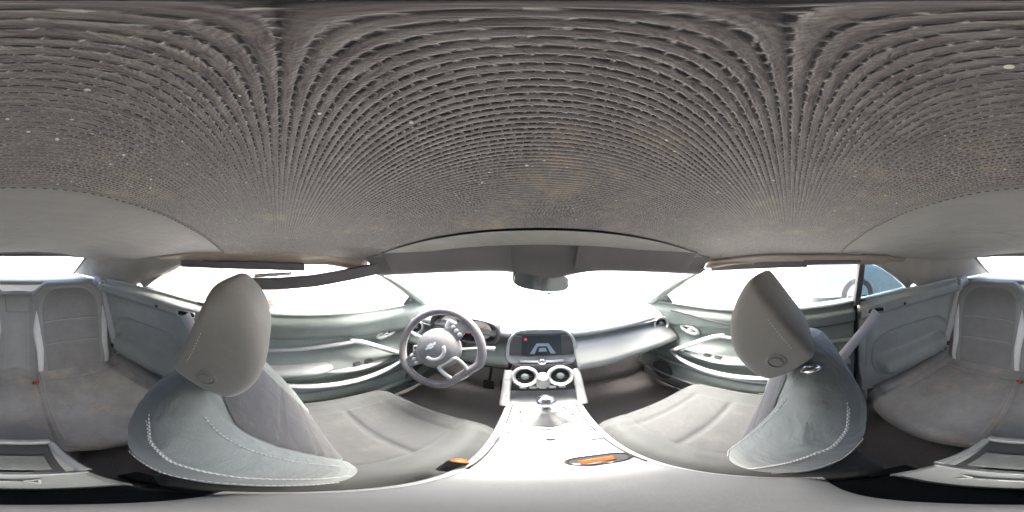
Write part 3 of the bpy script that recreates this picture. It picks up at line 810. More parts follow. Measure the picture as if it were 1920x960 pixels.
# ------------------------------------------------------------------ front seats
def front_seat(name, label, cx, recl, s, py=0.0):
    """s: +1 when the console side is towards +x"""
    root = thing(name, label, 'car seat', (cx, 0.15, 0.22), 'front seats')
    pz = 0.515
    ca, sa = math.cos(R(recl)), math.sin(R(recl))
    def W(x, y, z): return Vector((cx + x, py + y*ca - z*sa, pz + y*sa + z*ca))
    zs = [-.10, -.06, 0, .10, .20, .30, .36, .405, .435, .453, .463]
    Ws = [.175, .200, .218, .230, .234, .226, .210, .184, .150, .10, .02]
    Fs = [.060, .085, .095, .090, .082, .074, .066, .056, .044, .028, .006]
    Bs = [.030, .042, .056, .074, .088, .092, .086, .074, .058, .036, .008]
    Bo = [.0, .008, .016, .022, .022, .018, .012, .006, .0, .0, .0]
    def bp(phi, z, off=0.0):
        w_ = interp(z, zs, Ws); f = interp(z, zs, Fs) + off; b = interp(z, zs, Bs) + off; bo = interp(z, zs, Bo)
        w_ += off
        c, q = math.cos(phi), math.sin(phi)
        n = 2.7
        x = w_*spw(c, 2/n); y0 = spw(q, 2/n); xn = x/max(w_, 1e-4)
        if q >= 0:
            y = f*y0 + bo*gs(abs(xn), .80, .19)*y0 - 0.006*gs(abs(xn), .56, .035)*y0
            for gz in (0.10, 0.22): y -= 0.004*gs(z, gz, 0.006)*(1 if abs(xn) < .56 else 0)
        else:
            y = b*y0 - 0.004*gs(abs(xn), .72, .03)
        y -= 0.030*sm(z, .10, .46)
        return W(x, y, z)
    zz = []
    for i in range(57):
        t = i/56
        zz.append(lerp(-.10, .463, 1-(1-t)**1.25))
    rings = [[bp(2*PI*k/192, z) for k in range(192)] for z in zz]
    bk = MB().loft(rings).build('backrest', M['seat'], root)
    # cloth insert on the front
    def ins(u, v):
        z = lerp(0.0, 0.40, v)
        xx = lerp(-.55, .55, u)*(1 - .25*max(0, (v-.75)/.25)**2)
        return bp(math.acos(spw(xx, 2.7/2)), z, 0.0025)
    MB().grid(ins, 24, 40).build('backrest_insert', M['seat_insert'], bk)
    def seam(pts, r=.0010): MB().dashes(pts, r).build('stitching', M['thread'], bk)
    def ph(d):
        d = d + (14 if recl > 10 and d < 40 else 0)
        return R(d) if s > 0 else R(180 - d)
    for dz in (0.0, 0.011):
        seam([bp(ph(lerp(-14, 20, (i/70)**.8)), lerp(.40, .02, i/70) + dz, .0028) for i in range(71)])
    seam([bp(ph(lerp(-24, 6, i/50)), lerp(.30, .0, i/50), .0028) for i in range(51)])
    seam([bp(ph(48), lerp(.02, .40, i/60), .0028) for i in range(61)])
    MB().tube([bp(ph(lerp(-14, 20, (i/70)**.8)), lerp(.40, .02, i/70) + .0055, .0008) for i in range(71)], .0016, 6).build('seam_ridge', M['seat'], bk)
    # headrest
    prof = spline([(.082, .665), (.118, .645), (.142, .585), (.136, .52), (.105, .470), (.068, .452), (.040, .470), (.008, .528), (.016, .560), (.048, .635)], 5, closed=True) if False else None
    pp = [Vector((0, a, b)) for a, b in [(.100, .642), (.118, .628), (.136, .588), (.142, .540), (.132, .490), (.104, .444), (.066, .414), (.040, .424), (-.012, .475), (-.020, .491), (-.012, .512), (.040, .580), (.084, .632)]]
    pr = spline(pp, 4, closed=True)
    cy_, cz_ = 0.064, 0.53
    hw = 0.124
    rr = []
    N = 44
    for i in range(N+1):
        a = -PI/2 + PI*i/N
        xx = hw*spw(math.sin(a), 0.50); k = max(abs(math.cos(a)), 1e-3)**0.20
        taper = 1.0
        rr.append([W(xx, cy_ + (p.y-cy_)*k, cz_ + (p.z-cz_)*k) for p in pr])
    hd = MB().loft(rr).build('headrest', M['headrest'], root)
    # headrest seam close to its back edge, on both sides, and round button
    for q in (-1, 1):
        MB().dashes([W(q*(hw - .0005 - .010*(2*t-1)**6), lerp(.086, .006, t), lerp(.600, .492, t)) for t in [j/30 for j in range(31)]], 0.0009, .0045, .0022).build('headrest_stitching', M['thread'], hd)
    ax = W(s, 0, 0) - W(0, 0, 0)
    c = W(s*(hw-0.001), .048, .486)
    MB().lathe([(0.017, -0.004), (0.017, 0.003), (0.014, 0.004), (0.013, 0.001), (0.010, 0.001), (0.009, 0.004), (0, 0.004)], c, ax, 28).build('release_button', M['headrest'], hd, sharp=40)
    for q in (-1, 1):
        MB().tube([W(q*.055, -.03, .42), W(q*.055, .03, .48)], 0.006, 10).build('headrest_post', M['chrome'], hd)
    # belt guide loop on the shoulder
    q = 1 if recl > 10 else -1
    q = -1
    lp = [W(q*(0.112 + .020*math.cos(t)), -.010 + .014*math.sin(t), .458 - .010*math.cos(t)*(-q)*-1 - .004*math.sin(t)) for t in [2*PI*k/20 for k in range(20)]]
    MB().tube(lp, 0.004, 8, closed=True).build('belt_guide', M['chrome'], root)
    # cushion
    ys = [-.12, -.09, 0.0, .12, .26, .36, .405, .428, .438]
    hws = [.20, .225, .245, .252, .250, .240, .225, .20, .16]
    tz = [.470, .492, .498, .500, .504, .505, .494, .470, .44]
    bz = [.36, .34, .33, .33, .33, .34, .355, .375, .40]
    def cp(phi, y, off=0.0):
        w_ = interp(y, ys, hws) + off; t_ = interp(y, ys, tz); b_ = interp(y, ys, bz)
        c, q = math.cos(phi), math.sin(phi)
        x = w_*spw(c, .62); y0 = spw(q, .62); xn = x/w_
        mid = (t_*.45 + b_*.55)
        if q >= 0:
            z = mid + (t_-mid)*y0 + off + (0.034*gs(abs(xn), .82, .17)*sm(y, -.1, .05)*(1-sm(y, .36, .43)) - 0.010*gs(abs(xn), .585, .03))*y0
            if abs(xn) < .58: z -= 0.009*gs(y, .20, .008) + 0.006*gs(y, .34, .007) + 0.004*gs(xn, 0, .9)
            z -= 0.008*gs(xn, 0, .45)*gs(y, .12, .12)
        else: z = mid + (mid-b_)*y0
        return Vector((cx + x, py + y, z))
    rings = [[cp(2*PI*k/96, y) for k in range(96)] for y in [lerp(-.12, .438, 1-(1-i/60)**1.15) for i in range(61)]]
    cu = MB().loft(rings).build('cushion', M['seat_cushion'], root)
    def cins(u, v):
        y = lerp(-.05, .395, v)
        xx = lerp(-.57, .57, u)
        w_ = interp(y, ys, hws)
        ph = math.acos(max(-1, min(1, spw(xx, 1/.62))))
        return cp(ph, y, 0.002)
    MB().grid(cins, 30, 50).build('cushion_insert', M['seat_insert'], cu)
    # base, side cover, lever, rails
    MB().box((cx, 0.13 + py, 0.315), (0.40, 0.42, 0.10)).build('seat_base', M['plastic_dk'], root, bevel=0.02)
    for q in (-1, 1):
        MB().box((cx + q*0.19, 0.10 + py, 0.245), (0.035, 0.56, 0.05)).build('seat_rail', M['black'], root, bevel=0.004)
    sv = MB()
    sv.loft([[Vector((cx - s*(.243 + d), py + yy, zz_)) for yy, zz_ in [(-.10, .34), (.30, .36), (.33, .40), (.25, .455), (-.02, .46), (-.10, .43)]] for d in (0, .022)])
    sv.build('side_cover', M['plastic_dk'], root, bevel=0.006, sharp=30)
    MB().tube([(cx - s*.275, py+.02, .42), (cx - s*.28, py+.13, .43)], 0.011, 10, flat=.6).build('seat_lever', M['silver'], root)
    return root
front_seat('front_seat', 'reclined grey cloth front seat behind the steering wheel, with wedge headrest', -0.355, 17, +1)
front_seat('front_seat', 'upright grey cloth front seat facing the dashboard panel with no steering wheel', 0.355, 3, -1)

# ------------------------------------------------------------------ rear bench
rb = thing('rear_bench_seat', 'worn grey two-place rear bench with white side stripes and stained cushions', 'rear seat', (0, -0.6, 0.22))
def seat_top(x):
    d = abs(abs(x) - 0.315)
    return 1.035 - 0.06*sm(d, 0.135, 0.235) - 0.04*sm(abs(x), .50, .62)
def back_y(x, z):
    y = lerp(-0.835, -0.99, (z-.40)/.63)
    d = abs(x) - 0.315
    y += 0.030*gs(abs(d), 0.185, 0.055)*sm(z, .42, .55)*(1-sm(z, .9, 1.03)) - 0.010*gs(d, 0, .14)
    y -= 0.02*gs(x, 0, .07)*sm(z, .4, .6)
    return y
def rback(u, v):
    x = lerp(-.605, .605, u)
    T = seat_top(x)
    if v < .7:
        z = lerp(.36, T - .035, v/.7)
        return (x, back_y(x, z), z)
    a = (v-.7)/.3*PI*1.05
    z0 = T-.035
    return (x, back_y(x, z0) - 0.045*(1-math.cos(a)), z0 + 0.035*math.sin(a))
bb = MB().grid(rback, 110, 60).build('backrest', M['rear_leather'], rb)
for s in (-1, 1):
    def ins(u, v, s=s):
        z = lerp(.47, 1.005, v)
        t = max(0.0, (v-.68)/.32)
        hw = 0.166*(1 - t**3.2)**0.42 if t < 1 else 0.001
        hw *= lerp(.92, 1.04, min(v*1.4, 1))
        x = s*0.315 + (u-.5)*2*hw
        y = back_y(x, z) + 0.007*(1-abs((u-.5)*2)**6)*(1-t**5) + 0.001
        for gz in (0.655, 0.800): y -= 0.012*gs(z, gz, .006)*(1-abs((u-.5)*2)**8)
        y -= 0.05*sm(z, .985, 1.03)*0.4
        return (x, y, z)
    MB().grid(ins, 30, 80).build('back_insert', M['rear_back'], bb)
    for q in (-1, 1):
        # white accent stripe tapering upwards
        def stp(u, v, s=s, q=q):
            z = lerp(.475, .875, v)
            xo = 0.190 + 0.016*sm(v, .35, .75)
            wd = 0.021*(1 - max(0, (v-.72)/.28)*.92)*(0.62+.38*sm(v, 0, .6))
            x = s*0.315 + q*(xo + (u-.5)*2*wd)
            return (x, back_y(x, z) + 0.006, z)
        MB().grid(stp, 4, 30).build('white_stripe', M['stripe'], bb, solid=0.003, off=0)
    for dx in (0.062, 0.095):
        MB().dashes([(s*dx, back_y(s*dx, z) + 0.002, z) for z in [lerp(.46, .95, i/40) for i in range(41)]], 0.0012).build('stitching', M['thread'], bb)
    rim_ = []
    for i in range(61):
        a = PI*i/60
        x = s*0.315 + 0.195*spw(math.cos(a), .7)
        z = 0.80 + 0.205*spw(math.sin(a), .7)
        rim_.append((x, back_y(x, min(z, seat_top(x)-.03)) + 0.002, min(z, seat_top(x) - .03)))
    MB().dashes(rim_, 0.0011).build('stitching', M['thread'], bb)
# centre dip cover between the backs
MB().grid(lambda u, v: (lerp(-.085, .085, u)*lerp(.75, 1, v), back_y(0, lerp(.86, .965, v)) + .012 + .008*math.sin(u*PI), lerp(.86, .965, v)), 10, 8).build('centre_cover', M['rear_leather'], bb, solid=0.01)
# cushions
def cush(s):
    def f(u, v):
        x = lerp(0.098, 0.595, u)
        e = lerp(.02, 1.0, v)
        # v 0..0.8 top from back to front, 0.8..1 rolled front
        t = min(v/.78, 1)
        y = lerp(-.90, -.335, t)
        z = lerp(.452, .432, t) + 0.018*math.sin(t*PI)
        z += 0.045*sm(x, .50, .60)*(1 - .6*t) - 0.012*gs(x, .34, .12)*math.sin(t*PI)
        z += 0.035*sm(-y, .80, .90)
        z -= 0.007*gs(x, .52, .007)*(1-sm(t, .8, 1)) + 0.005*gs(t, .22, .012)
        edge = sm(x, .098, .118)
        z -= 0.012*(1-edge)
        curve = 0.035*(abs(x-.34)/.25)**2.5
        if v > .78:
            a = (v-.78)/.22*PI*.62
            y += 0.045*math.sin(a); z -= 0.06*(1-math.cos(a))
        y -= curve*sm(t, .3, 1)
        return (s*x, y, z)
    return f
for s in (-1, 1):
    cu = MB().grid(cush(s), 60, 90).build('cushion', M['rear_seat'], rb)
    f = cush(s)
    for uu in (0.03, 0.055): MB().dashes([Vector(f(uu, v)) + Vector((0, 0, .0035)) for v in [lerp(.12, .80, i/50) for i in range(51)]], 0.0012).build('stitching', M['thread'], cu)
    MB().dashes([Vector(f(lerp(.08, .84, i/40), .17)) + Vector((0, 0, .003)) for i in range(41)], 0.0010).build('stitching', M['thread'], cu)
MB().grid(lambda u, v: (lerp(-.10, .10, u), lerp(-.90, -.325, v), .445 + .022*math.sin(u*PI)**.6 - .03*sm(v, .9, 1) + .035*sm(-lerp(-.90, -.325, v), .8, .9)), 14, 24).build('centre_cushion', M['rear_seat'], rb)
MB().grid(lambda u, v: (lerp(-.60, .60, u), -0.305 + 0.05*(1-v)*0 - 0.06*v - 0.03*abs(u-.5)**2*4, lerp(.405, .20, v) + 0.012*math.sin(u*40)*.1), 40, 10).build('kick_panel', M['carpet'], rb, solid=0.02)
def bolster(s):
    rings = []
    for i in range(20):
        t = i/19; y = lerp(-.90, -.36, t)
        c = Vector((s*(.592 - .01*t), y, lerp(.50, .44, t)))
        rings.append([c + Vector((math.cos(2*PI*k/14)*.040, 0, math.sin(2*PI*k/14)*.035*(1 - .5*t))) for k in range(14)])
    MB().loft(rings).build('side_bolster', M['rear_seat'], rb)
bolster(-1); bolster(1)

# buckles
def buckle(loc, tilt, label, grp=None):
    t = thing('seat_belt_buckle', label, 'buckle', loc, grp)
    x, y, z = loc
    d = Vector(tilt).normalized(); u = d.orthogonal().normalized()
    p = Vector(loc)
    MB().tube([p - d*0.03, p, p + d*0.045, p + d*0.05], [0.010, 0.013, 0.015, 0.013], 10, flat=.55, up=(0, 1, 0.2)).build('buckle_body', M['black'], t)
    MB().tube([p + d*0.049, p + d*0.054], [0.013, 0.011], 10, flat=.55, up=(0, 1, .2)).build('release_tab', M['orange'], t)
    side = Vector((0, 1, .25)).normalized()*0.0115
    MB().tube([p + d*0.022 + side, p + d*0.046 + side], 0.010, 8, flat=.25, up=(0, 1, .2)).build('tab_face', M['orange'], t)
    return t
for s in (-1, 1):
    buckle((s*0.088, -0.735, 0.472), (0, 0.45, 0.6), 'black orange-tabbed buckle in the rear seat crease, on the ' + ('reclined' if s < 0 else 'upright') + ' front seat side', 'rear seat buckles')
buckle((-0.122, 0.16, 0.545), (0.1, 0.25, 0.9), 'black buckle with orange tab between the reclined front seat and console')

# ------------------------------------------------------------------ rear shelf
sh = MB().grid(lambda u, v: (lerp(-1, 1, u)*lerp(.60, .50, v), lerp(-1.05, -1.46, v), lerp(1.012, 1.03, v)), 12, 6).build('parcel_shelf', M['plastic_q'], solid=0.02)
tag(sh, 'narrow grey shelf between the rear bench and the rear window', 'shelf')

# ------------------------------------------------------------------ quarter panels and belts
def quarter(s, label):
    q = thing('quarter_panel', label, 'trim panel', (s*.66, -.6, .4), 'rear quarter panels')
    def pf(u, v):
        y = lerp(-.315, -1.06, u); zt = belt_z(y); z = lerp(zt, .40, v)
        x = side_x(y) - 0.01
        d = zt - z
        x -= 0.034*sm(d, .0, .03) - 0.030*sm(d, .070, .095) - 0.0*sm(d, .3, .5)
        # sculpted oval armrest hollow
        ey = (y + .63)/.25; ez = (z - .640 - .09*(-y-.63))/.165
        r = math.sqrt(ey**4 + ez**4)**.5
        zl = .605 + .16*(-y-.40)
        x += 0.030*(1 - sm(r, .90, 1.0)) - 0.075*sm(zl - z, -.012, .030)*(1 - sm(zl - z, .05, .20))*(1 - sm(r, .78, .98))
        x -= 0.03*sm(d, .35, .5)
        return Vector((s*x, y, z))
    pn = MB().grid(pf, 110, 90).build('panel', M['plastic_q'], q)
    rimp = []
    for i in range(72):
        a = 2*PI*i/72
        y = -.63 + .25*spw(math.cos(a), .7); z = .640 + .09*(-y-.63) + .165*spw(math.sin(a), .7)
        u = (y + .315)/(-1.06 + .315); zt = belt_z(y); v = (z - zt)/(.40 - zt)
        rimp.append(pf(u, v) + Vector((-s*.001, 0, 0)))
    MB().tube(rimp, 0.0022, 6, closed=True).build('oval_piping', M['plastic_lt'], pn)
    # sill cap
    cap = [Vector((s*(side_x(y) - .003), y, belt_z(y) + .004)) for y in [lerp(-.315, -1.06, i/24) for i in range(25)]]
    MB().tube(cap, 0.011, 10, flat=.7).build('sill_cap', M['plastic_q'], q)
    # screw hole
    yy, zz = -.55, belt_z(-.55) - .062
    c = pf((yy+.315)/(-.745), (zz - belt_z(yy))/(.40 - belt_z(yy)))
    MB().lathe([(0.008, 0), (0.008, .002), (0.005, .003), (0.0045, .0015), (0, .0015)], c, (-s, 0, 0), 16).build('screw_hole', M['black'], q)
    # belt slot
    yy = -.385; zc = belt_z(yy) - .052
    c = pf((yy+.315)/(-.745), (zc - belt_z(yy))/(.40 - belt_z(yy)))
    MB().box(c + Vector((-s*.000, 0, 0)), (.010, .085, .018)).build('slot_recess', M['black'], q, bevel=.003)
    ring = [c + Vector((-s*.006, .046*spw(math.cos(2*PI*i/24), .6), .014*spw(math.sin(2*PI*i/24), .6))) for i in range(24)]
    MB().tube(ring, .003, 8, closed=True).build('slot_bezel', M['chrome'], q)
    # quarter glass with divider and lower seal
    k = 1.0 if s > 0 else 1.25
    ye = -.31 - .29*k
    def qg(u, v):
        y = lerp(-.31, ye, u)
        tp = interp((y+.31)/k, [-.29, -.26, -.19, -.11, -.05, 0], [1.012, 1.045, 1.10, 1.148, 1.166, 1.172])
        return Vector((s*.678, y, lerp(belt_z(y), tp, v)))
    if s > 0: MB().grid(qg, 20, 6).build('quarter_glass', M['glass_q'], q, solid=.004)
    MB().tube([qg(i/20, 0) + Vector((-s*.002, 0, .004)) for i in range(21)], .005, 6).build('glass_seal', M['black'], q)
    if s > 0: MB().loft([[Vector((s*.660, y, z)), Vector((s*.690, y, z)), Vector((s*.690, y-.030, z)), Vector((s*.660, y-.030, z))] for y, z in ((-.285, belt_z(-.3)-.01), (-.315, 1.175))]).build('glass_divider', M['rail'], q, bevel=.003, sharp=30)
    # lower carpeted return to the floor and door gap
    MB().grid(lambda u, v: (s*lerp(.66, .70, u), lerp(-.345, -.312, u), lerp(.96, .24, v)), 3, 10).build('jamb', M['plastic_q'], q, solid=.01)
    MB().tube([(s*.690, -.300, .955), (s*.694, -.300, .6), (s*.69, -.29, .3)], .012, 8).build('door_seal', M['black'], q)
    return c
cL = quarter(-1, 'grey sculpted rear side panel under the window, on the steering wheel side')
cR = quarter(1, 'grey sculpted rear side panel with belt strap crossing it, opposite the steering wheel side')

def strap(path, wdt, normals, name, parent):
    P = spline(path, 8)
    n = len(P)
    V = []; F = []
    for i, p in enumerate(P):
        t = (P[min(i+1, n-1)] - P[max(i-1, 0)]).normalized()
        nn = Vector(normals[0]).lerp(Vector(normals[1]), i/(n-1)).normalized()
        b = t.cross(nn).normalized()*wdt/2
        V += [p - b, p + b]
        if i: F.append((2*i-2, 2*i-1, 2*i+1, 2*i))
    return mk(name, V, F, M['belt'], parent, solid=.0016, off=0)
for s, c, lab in ((-1, cL, 'grey front seat belt leaving its slot beside the reclined seat'), (1, cR, 'pale grey front seat belt running diagonally behind the upright seat')):
    b = thing('seat_belt', lab, 'seat belt', tuple(c), 'front seat belts')
    p0 = c + Vector((-s*.010, 0.0, -.002))
    strap([p0, p0 + Vector((-s*.016, .045, -.05)), Vector((s*.612, -.25, .775)), Vector((s*.600, -.165, .66)), Vector((s*.60, -.08, .50))], .052, [(-s, 0, .15), (-s, -.1, .1)], 'strap', b)
    MB().box((s*.60, -.07, .48), (.012, .05, .05)).build('anchor', M['plastic_dk'], b, bevel=.003)
for s in (-1, 1):
    b = thing('seat_belt', 'grey belt along the rear backrest edge, behind the ' + ('reclined' if s < 0 else 'upright') + ' front seat', 'seat belt', (s*.53, -.93, 1.0), 'rear seat belts')
    pts = [(s*.515, -1.03, 1.045), (s*.528, -.968, 1.03), (s*.542, -.945, .93), (s*.560, -.88, .72), (s*.575, -.82, .53)]
    strap(pts, .042, [(-s*.5, .9, .3), (-s*.6, .8, .1)], 'strap', b)
    MB().tube(spline([(s*.53, -.962, 1.035), (s*.55, -.955, 1.045), (s*.545, -.935, 1.015), (s*.522, -.945, 1.01)], 5, closed=True), .004, 8, closed=True).build('guide_loop', M['chrome'], b)
    p = Vector((s*.563, -.845, .60))
    MB().box(p + Vector((-s*.008, .018, .005)), (.045, .016, .028)).build('latch_plate', M['plastic_dk'], b, bevel=.004)
    MB().box(p + Vector((-s*.010, .024, -.035)), (.022, .003, .05)).build('latch_tongue', M['chrome'], b, bevel=.001)

# ------------------------------------------------------------------ doors
def door(s, label):
    d = thing('door_card', label, 'door panel', (s*.69, .25, .3), 'front doors')
    def prof(y, z):
        zt = belt_z(y); dz = zt - z
        x = side_x(y) - 0.012
        x -= 0.028*sm(dz, 0, .04) - 0.016*sm(dz, .075 + .05*sm(y, .2, .8), .10 + .05*sm(y, .2, .8))
        # armrest ledge
        x -= 0.050*gs(z, .655 - .03*sm(y, .2, .6), .050)*sm(y, -.35, -.1)*(1-sm(y, .50, .70))
        # scooped pocket between pull and armrest
        x += 0.030*gs(z, .735, .045)*gs(y, .33, .22)
        # lower map pocket
        x -= 0.035*sm(z, .50, .44)*1.0*(1 - sm(-z, -.40, -.30)) + 0.010*gs(z, .50, .012)
        x -= 0.012*gs(z, .40, .015)
        return Vector((s*x, y, z))
    def pf(u, v):
        y = lerp(-.285, .86, u)
        return prof(y, lerp(belt_z(y), .26, v))
    pn = MB().grid(pf, 90, 100).build('door_panel', M['plastic'], d, solid=.012)
    cap = [Vector((s*(side_x(y) - .010), y, belt_z(y) + .006)) for y in [lerp(-.285, .86, i/30) for i in range(31)]]
    MB().tube(cap, .014, 10, flat=.6).build('sill_cap', M['plastic'], d)
    # styling crease along the upper trim
    MB().tube([prof(y, belt_z(y) - .085 + .055*sm(y, .0, .6)) + Vector((-s*.003, 0, 0)) for y in [lerp(-.28, .62, i/30) for i in range(31)]], .0035, 6).build('trim_crease', M['plastic_dk'], d)
    # ledge that runs into the pull handle
    ledge = spline([(s*.664, -.28, .785), (s*.660, -.05, .790), (s*.652, .18, .800), (s*.640, .31, .803)], 8)
    MB().tube(ledge, .013, 10, flat=.7).build('ledge', M['plastic_lt'], d)
    pull = spline([(s*.650, .29, .808), (s*.628, .345, .795), (s*.612, .44, .735), (s*.612, .53, .668), (s*.640, .60, .618)], 8)
    MB().tube(pull, [lerp(.013, .017, math.sin(i/(len(pull)-1)*PI)) for i in range(len(pull))], 12, flat=.75).build('pull_handle', M['silver'], d)
    # armrest pad
    pad = MB()
    rings = []
    for i in range(14):
        t = i/13; y = lerp(-.24, .205, t)
        k = 1 - .55*max(0, (t-.85)/.15)**2
        rings.append([Vector((s*.640 - s*0, y, .690)) + Vector((math.cos(2*PI*j/16)*.052*k, 0, spw(math.sin(2*PI*j/16), .8)*.020*k)) for j in range(16)])
    pad.loft(rings); pad.build('armrest_pad', M['plastic_lt'], d)
    # switch plate in front of it
    def swp(u, v):
        y = lerp(.16, .50, u); hw = .036*math.sin(lerp(.35, PI - .25, u))
        return Vector((s*(.630 + (v-.5)*2*hw), y, lerp(.668, .652, u) + .02*v))
    sp = MB().grid(swp, 14, 4).build('switch_plate', M['plastic_lt'], d, solid=.006)
    for k in range(2):
        p = swp(.45 + k*.16, .45)
        MB().box(p + Vector((0, 0, .008)), (.022, .035, .010)).build('window_switch', M['plastic_dk'], sp, bevel=.003)
    # bright lower blade of the lens-shaped trim
    blade = spline([(s*.640, .605, .612), (s*.606, .50, .602), (s*.590, .35, .598), (s*.588, .20, .604), (s*.594, .05, .620), (s*.612, -.06, .640)], 8)
    MB().tube(blade, [lerp(.008, .014, math.sin(i/(len(blade)-1)*PI)**.6) for i in range(len(blade))], 10, flat=.8).build('chrome_blade', M['silver'], d)
    # inner release handle in an oval bezel
    c = prof(.50, .785) + Vector((-s*.006, 0, 0))
    el = [c + Vector((-s*.003, .052*math.cos(2*PI*i/28), .020*math.sin(2*PI*i/28) + .006*math.cos(2*PI*i/28))) for i in range(28)]
    rl = MB().tube(el, .011, 8, closed=True).build('release_bezel', M['silver'], d)
    MB().lathe([(.032, -.004), (.030, .0), (0, .0)], c + Vector((s*.002, 0, 0)), (-s, 0, 0), 24).build('release_recess', M['black'], rl)
    MB().tube([c + Vector((-s*.007, -.034, .002)), c + Vector((-s*.010, .012, .004))], .010, 10, flat=.6).build('release_lever', M['chrome'], rl)
    # lower pocket lip and kick line
    for zz, rad, m in ((.505, .008, M['plastic_lt']), (.405, .007, M['plastic_lt'])):
        MB().tube([prof(y, zz) + Vector((-s*.004, 0, 0)) for y in [lerp(-.27, .72, i/30) for i in range(31)]], rad, 8).build('pocket_lip', m, d)
    MB().lathe([(.075, -.004), (.075, .004), (.068, .006), (.060, .003), (0, .008)], prof(.66, .42) + Vector((-s*.004, 0, 0)), (-s, 0, 0), 32).build('speaker_grille', M['plastic_dk'], d)
    # mirror sail triangle
    t0 = [Vector((s*.665, .80, .905)), Vector((s*.675, .62, .915)), Vector((s*.655, .67, .985)), Vector((s*.640, .74, .985))]
    V = t0 + [p + Vector((s*.015, 0, 0)) for p in t0]
    mk('mirror_sail', V, [(0,1,2,3), (7,6,5,4), (0,4,5,1), (1,5,6,2), (2,6,7,3), (3,7,4,0)], M['plastic_dk'], d, bevel=.004, sharp=30)
    # glass
    def gf(u, v):
        y = lerp(-.285, .74, u)
        zt = interp(y, [-.285, .1, .36, .74], [1.172, 1.16, 1.14, .93])
        return Vector((s*lerp(.692, .668, v)*(1 - .06*sm(y, .2, .8)*v), y, lerp(belt_z(y), zt, v)))
    MB().grid(gf, 24, 8).build('window_glass', M['glass'], d, solid=.004)
    # outer skin
    MB().grid(lambda u, v: Vector((s*(.80 + .06*math.sin(v*PI) + .03*v), lerp(-.30, .98, u), lerp(belt_z(lerp(-.3, .98, u)) - .01, .22, v))), 10, 12).build('outer_skin', M['white_car'], d, solid=.003)
    MB().grid(lambda u, v: Vector((s*lerp(.69, .80, v), lerp(-.30, .90, u), belt_z(lerp(-.3, .9, u)) - .004 - .006*v)), 12, 3).build('outer_sill', M['white_car'], d, solid=.003)
    # side mirror outside
    mrr = []
    for i in range(9):
        a = PI*i/8
        mrr.append([Vector((s*(.90 + .095*spw(math.cos(2*PI*k/20), .7)*math.sin(a)**.4), .80 - .05*math.cos(a)*1.0, .985 + .065*spw(math.sin(2*PI*k/20), .7)*math.sin(a)**.4)) for k in range(20)])
    MB().loft(mrr).build('side_mirror', M['white_car'], d)
    MB().tube([(s*.74, .79, .93), (s*.84, .80, .955)], .02, 8).build('mirror_arm', M['black'], d)
    return d
door(-1, 'grey-green door panel with pale armrest beside the steering wheel seat')
door(1, 'grey-green door panel with bright lens-shaped pull beside the upright front seat')

# ------------------------------------------------------------------ car exterior around the cabin
bd = thing('car', 'white bodywork of the car itself, hood showing beyond the windshield', 'car', (0, 1.5, 0.2))
def hood(u, v):
    x = lerp(-.86, .86, u); y = lerp(1.16 - .30*abs(x/.86)**2, 2.45 - .25*abs(x/.86)**3, v)
    return Vector((x, y, .875 - .17*v*v - .07*abs(x/.86)**2.5 + .015*gs(x, 0, .3)))
MB().grid(hood, 40, 30).build('hood', M['white_car'], bd, solid=.004)
MB().grid(lambda u, v: Vector((lerp(-.88, .88, u), lerp(-1.44, -2.1, v), lerp(1.03, .97, v) - .05*abs(lerp(-1, 1, u))**3)), 24, 10).build('rear_deck', M['white_car'], bd, solid=.004)
for s in (-1, 1):
    MB().grid(lambda u, v: Vector((s*(.84 + .06*math.sin(v*PI)), lerp(.98, 2.35, u), lerp(.81 - .13*u*u, .3, v))), 12, 8).build('front_fender', M['white_car'], bd, solid=.004)
    MB().grid(lambda u, v: Vector((s*(.80 + .09*math.sin(v*PI)), lerp(-.31, -2.1, u), lerp(belt_z(-.3) - .01 + .0*u, .25, v))), 12, 8).build('rear_fender', M['white_car'], bd, solid=.004)
    MB().grid(lambda u, v: Vector((lerp(s*side_x(lerp(-.31, -1.3, u)), s*.82, v), lerp(-.31, -1.45, u), belt_z(lerp(-.31, -1.3, u)) - .02*v - .006)), 16, 3).build('rear_sill', M['white_car'], bd, solid=.003)
MB().grid(lambda u, v: Vector((lerp(-.9, .9, u), -2.1, lerp(.97, .3, v))), 4, 4).build('tail_panel', M['white_car'], bd, solid=.004)
# roof cloth outside
MB().grid(lambda u, v: Vector((lerp(-.70, .70, u), lerp(.50, -1.12, v), head_z(lerp(-.62, .62, u), lerp(.50, -1.12, v)) + .035)), 24, 24).build('roof_cloth', M['black'], top, solid=.01)

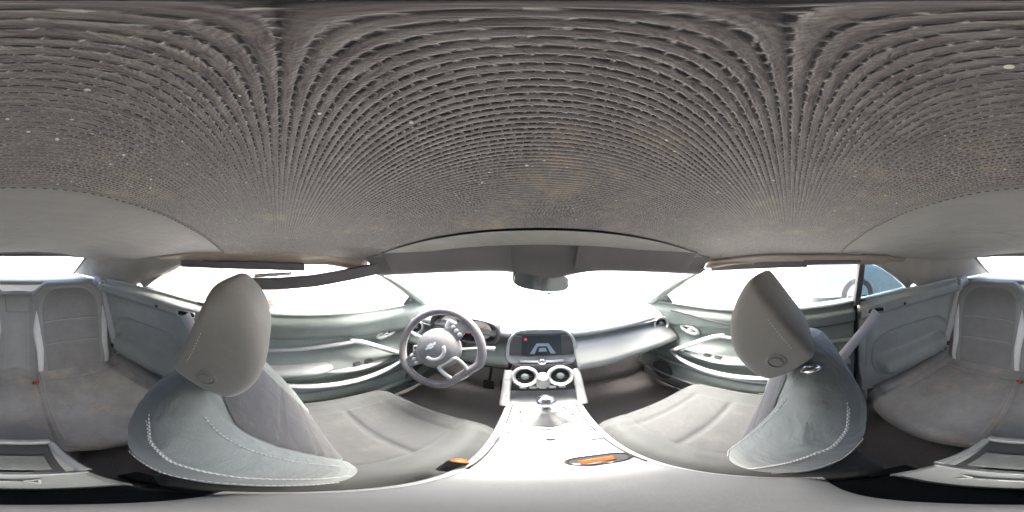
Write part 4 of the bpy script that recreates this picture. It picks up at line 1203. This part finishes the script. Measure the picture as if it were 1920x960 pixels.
# ------------------------------------------------------------------ parked cars outside
def parked_car(name, label, loc, rz, paint, L=4.6, Wd=1.8, H=1.45, wr_=.33, van=False):
    t = thing(name, label, 'car', loc, 'cars parked outside')
    t.rotation_euler = (0, 0, rz)
    ORG[t] = Vector((0, 0, 0))
    hl = L/2
    if van:
        low = [(-hl, .45), (-hl*1.0, .95), (-hl*.99, 1.0), (hl*.55, 1.02), (hl*.97, .92), (hl, .6), (hl*.98, .35), (-hl*.98, .35)]
        upp = [(-hl*.97, 1.0), (-hl*.90, H), (hl*.18, H), (hl*.52, 1.02)]
    else:
        low = [(-hl, .45), (-hl*.98, .90), (-hl*.70, .98), (hl*.42, .95), (hl*.93, .76), (hl, .55), (hl*.97, .28), (-hl*.97, .30)]
        upp = [(-hl*.78, .97), (-hl*.42, H), (hl*.08, H), (hl*.46, .95)]
    lowp = spline([(0, a, b) for a, b in low], 5, closed=True)
    rings = []
    for i in range(13):
        u = -1 + 2*i/12
        k = 1 - .07*abs(u)**6
        x = Wd/2*spw(math.sin(u*PI/2), .75)
        rings.append([Vector((x, p.y*k, .62 + (p.z-.62)*(1 - .10*abs(u)**5))) for p in lowp])
    body = MB().loft(rings).build('body', paint, t, sharp=60)
    rings = []
    for i in range(11):
        u = -1 + 2*i/10
        rings.append([Vector((u*Wd/2*lerp(.95, .74, (p[1]-.95)/(H-.95)), p[0], p[1] - .03*abs(u)**4*(p[1] > 1.2))) for p in upp])
    MB().loft(rings).build('windows', M['car_glass'], t, sharp=40, bevel=.03)
    rf = MB().grid(lambda u, v: Vector((lerp(-1, 1, u)*Wd/2*.77, lerp(upp[1][0]*1.03, upp[2][0]*1.25, v), H + .012 - .03*abs(lerp(-1, 1, u))**4 - .02*v*v)), 10, 8)
    rf.build('roof', paint, t, solid=.03)
    for s in (-1, 1):
        for a, b in ((upp[0], upp[1]), (upp[3], upp[2])):
            MB().tube([(s*Wd/2*.945, a[0], a[1]), (s*Wd/2*.75, b[0], b[1])], .035, 8).build('pillar', paint, t)
        for yy in (-L*.29, L*.30):
            o = Vector((s*(Wd/2 - .10), yy, wr_)); ax = Vector((s, 0, 0))
            MB().lathe([(wr_*1.20, .02), (wr_*1.16, .085)], o, ax, 36).build('wheel_arch', M['black'], t, smooth=False)
            wl = MB().lathe([(wr_*.62, -.10), (wr_*.92, -.10), (wr_, -.06), (wr_, .07), (wr_*.93, .105), (wr_*.66, .11), (wr_*.62, .09)], o, ax, 40).build('tyre', M['tyre'], t, sharp=50)
            rm_ = MB().lathe([(wr_*.66, .085), (wr_*.64, .10), (wr_*.58, .09), (wr_*.56, .045), (0, .04)], o, ax, 40).build('rim', M['silver'], wl, sharp=40)
            for k in range(5):
                an = 2*PI*k/5
                dd = Vector((0, math.cos(an), math.sin(an)))
                MB().tube([o + ax*.075 + dd*.02, o + ax*.085 + dd*wr_*.60], [.035, .022], 8, flat=.5, up=ax).build('spoke', M['silver'], rm_)
        for yy, m in ((hl*.955, M['stripe']), (-hl*.985, M['red_lit'])):
            MB().box((s*Wd*.36, yy, .72), (.30, .06, .12)).build('headlight' if yy > 0 else 'tail_light', m, t, bevel=.02)
    return t
parked_car('parked_car', 'blue-grey tall car whose front wheel shows through the small quarter window', (4.02, -2.80, 0), R(0), M['blue_car'], L=4.8, Wd=1.9, H=1.75, wr_=.38, van=True)
parked_car('parked_car', 'warm silver car seen through the rear side window behind the reclined front seat', (-3.9, -2.3, 0), R(8), M['silver_car'])
